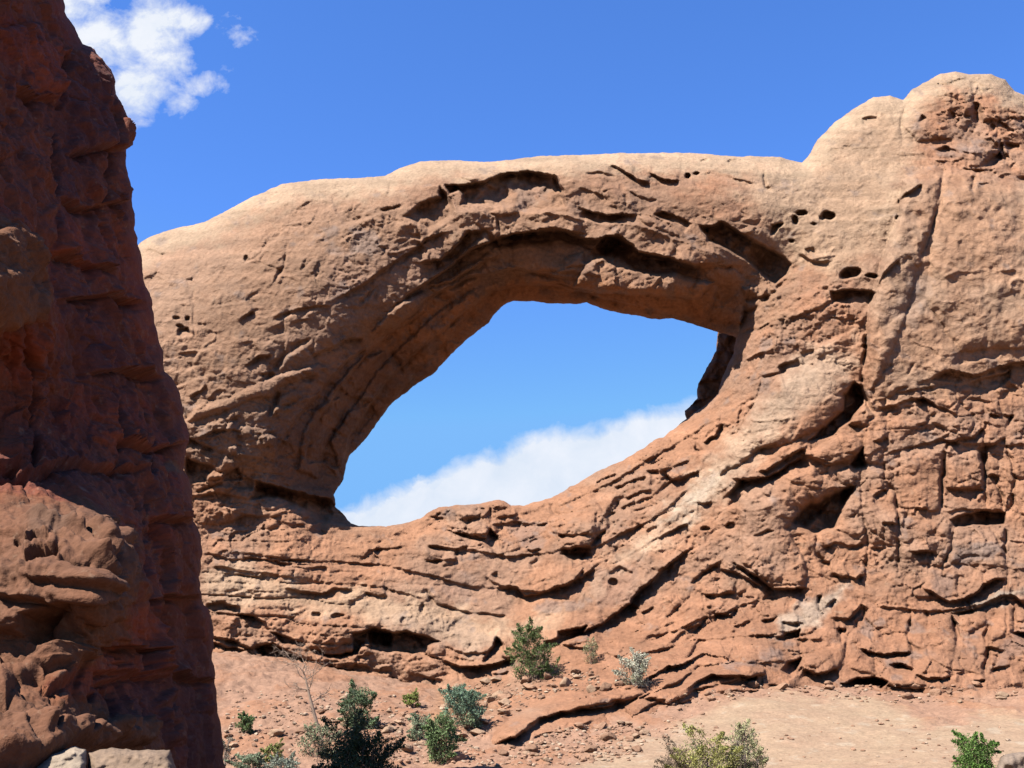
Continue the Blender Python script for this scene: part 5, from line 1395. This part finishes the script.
shape = None
for (u, v, ru, rv, s) in ((95, 45, 62, 46, 1.0), (150, 30, 52, 40, 1.0), (60, 10, 60, 45, 1.0), (138, 92, 40, 36, 1.0), (190, 22, 24, 18, .8), (200, 85, 24, 12, .38), (175, 105, 26, 14, .45), (165, 60, 36, 26, .8), (233, 30, 20, 20, .08), (40, 100, 60, 50, 1.0)):
    a, b = pq(u, v); a2, _ = pq(u + ru, v); _, b2 = pq(u, v - rv)
    dx = math_n(nt, 'DIVIDE', math_n(nt, 'SUBTRACT', pp, a), abs(a2 - a)); dy = math_n(nt, 'DIVIDE', math_n(nt, 'SUBTRACT', qq, b), abs(b2 - b))
    d2 = math_n(nt, 'ADD', math_n(nt, 'MULTIPLY', dx, dx), math_n(nt, 'MULTIPLY', dy, dy))
    e = math_n(nt, 'MULTIPLY', math_n(nt, 'SUBTRACT', 1.0, d2), s)
    shape = e if shape is None else math_n(nt, 'MAXIMUM', shape, e)
shape = math_n(nt, 'MAXIMUM', shape, -1.0)
d1 = math_n(nt, 'ADD', shape, math_n(nt, 'MULTIPLY', math_n(nt, 'SUBTRACT', nA, .5), 2.6))
d1 = math_n(nt, 'ADD', d1, math_n(nt, 'MULTIPLY', math_n(nt, 'SUBTRACT', nC, .5), .7))
m1 = mrange(nt, d1, .05, 1.0, 0, 1)
(a0, b0), (a1, b1), (a2, b2) = pq(345, 508), pq(520, 436), pq(690, 404)
l1 = math_n(nt, 'ADD', math_n(nt, 'MULTIPLY', math_n(nt, 'SUBTRACT', pp, a0), (b1 - b0) / (a1 - a0)), b0)
l2 = math_n(nt, 'ADD', math_n(nt, 'MULTIPLY', math_n(nt, 'SUBTRACT', pp, a1), (b2 - b1) / (a2 - a1)), b1)
lq = math_n(nt, 'MINIMUM', l1, l2)
dl = math_n(nt, 'SUBTRACT', lq, qq)
dl = math_n(nt, 'ADD', dl, math_n(nt, 'MULTIPLY', math_n(nt, 'SUBTRACT', nA, .5), .040))
dl = math_n(nt, 'ADD', dl, math_n(nt, 'MULTIPLY', math_n(nt, 'SUBTRACT', nB, .5), .035))
m2 = mrange(nt, dl, -.005, .012, 0, .95)
puff = None
for (u, v, ru, rv, s_) in ((352, 520, 22, 12, 1.0), (378, 516, 26, 13, 1.0), (408, 505, 30, 16, 1.0), (440, 494, 40, 24, 1.0)):
    a, b = pq(u, v); a2, _ = pq(u + ru, v); _, b2 = pq(u, v - rv)
    dx = math_n(nt, 'DIVIDE', math_n(nt, 'SUBTRACT', pp, a), abs(a2 - a)); dy = math_n(nt, 'DIVIDE', math_n(nt, 'SUBTRACT', qq, b), abs(b2 - b))
    e = math_n(nt, 'SUBTRACT', 1.0, math_n(nt, 'ADD', math_n(nt, 'MULTIPLY', dx, dx), math_n(nt, 'MULTIPLY', dy, dy)))
    puff = e if puff is None else math_n(nt, 'MAXIMUM', puff, e)
puff = math_n(nt, 'ADD', math_n(nt, 'MAXIMUM', puff, -1.0), math_n(nt, 'MULTIPLY', math_n(nt, 'SUBTRACT', nC, .5), 2.2))
m3 = mrange(nt, puff, 0.0, .7, 0, .9)
msk = math_n(nt, 'MAXIMUM', math_n(nt, 'MAXIMUM', m1, m2), m3)
cc = mixc(nt, 'MIX', mrange(nt, math_n(nt, 'ADD', nA, math_n(nt, 'MULTIPLY', nB, .6)), .55, 1.0, 0, 1), tuple(c / SKY_STR / 2 ** EXPO for c in (.74, .82, .94)), tuple(c / SKY_STR / 2 ** EXPO for c in (.90, .93, 1.0)))
tintv = nt.nodes.new('ShaderNodeVectorMath'); tintv.operation = 'MULTIPLY'
nt.links.new(hs.outputs[0], tintv.inputs[0]); tintv.inputs[1].default_value = (.86, .94, 1.24)
capv = nt.nodes.new('ShaderNodeVectorMath'); capv.operation = 'MINIMUM'
nt.links.new(tintv.outputs[0], capv.inputs[0]); capv.inputs[1].default_value = tuple(c / SKY_STR / 2 ** EXPO for c in (.21, .50, .97))
nt.links.new(mixc(nt, 'MIX', msk, capv.outputs[0], cc), bg.inputs[0])
wd.cycles.sampling_method = 'MANUAL'
wd.cycles.sample_map_resolution = 256

scene.view_settings.view_transform = 'Standard'
scene.view_settings.look = 'None'
scene.view_settings.exposure = EXPO
scene.view_settings.gamma = 1.0
scene.cycles.max_bounces = 6
scene.cycles.diffuse_bounces = 1
scene.cycles.adaptive_threshold = .02
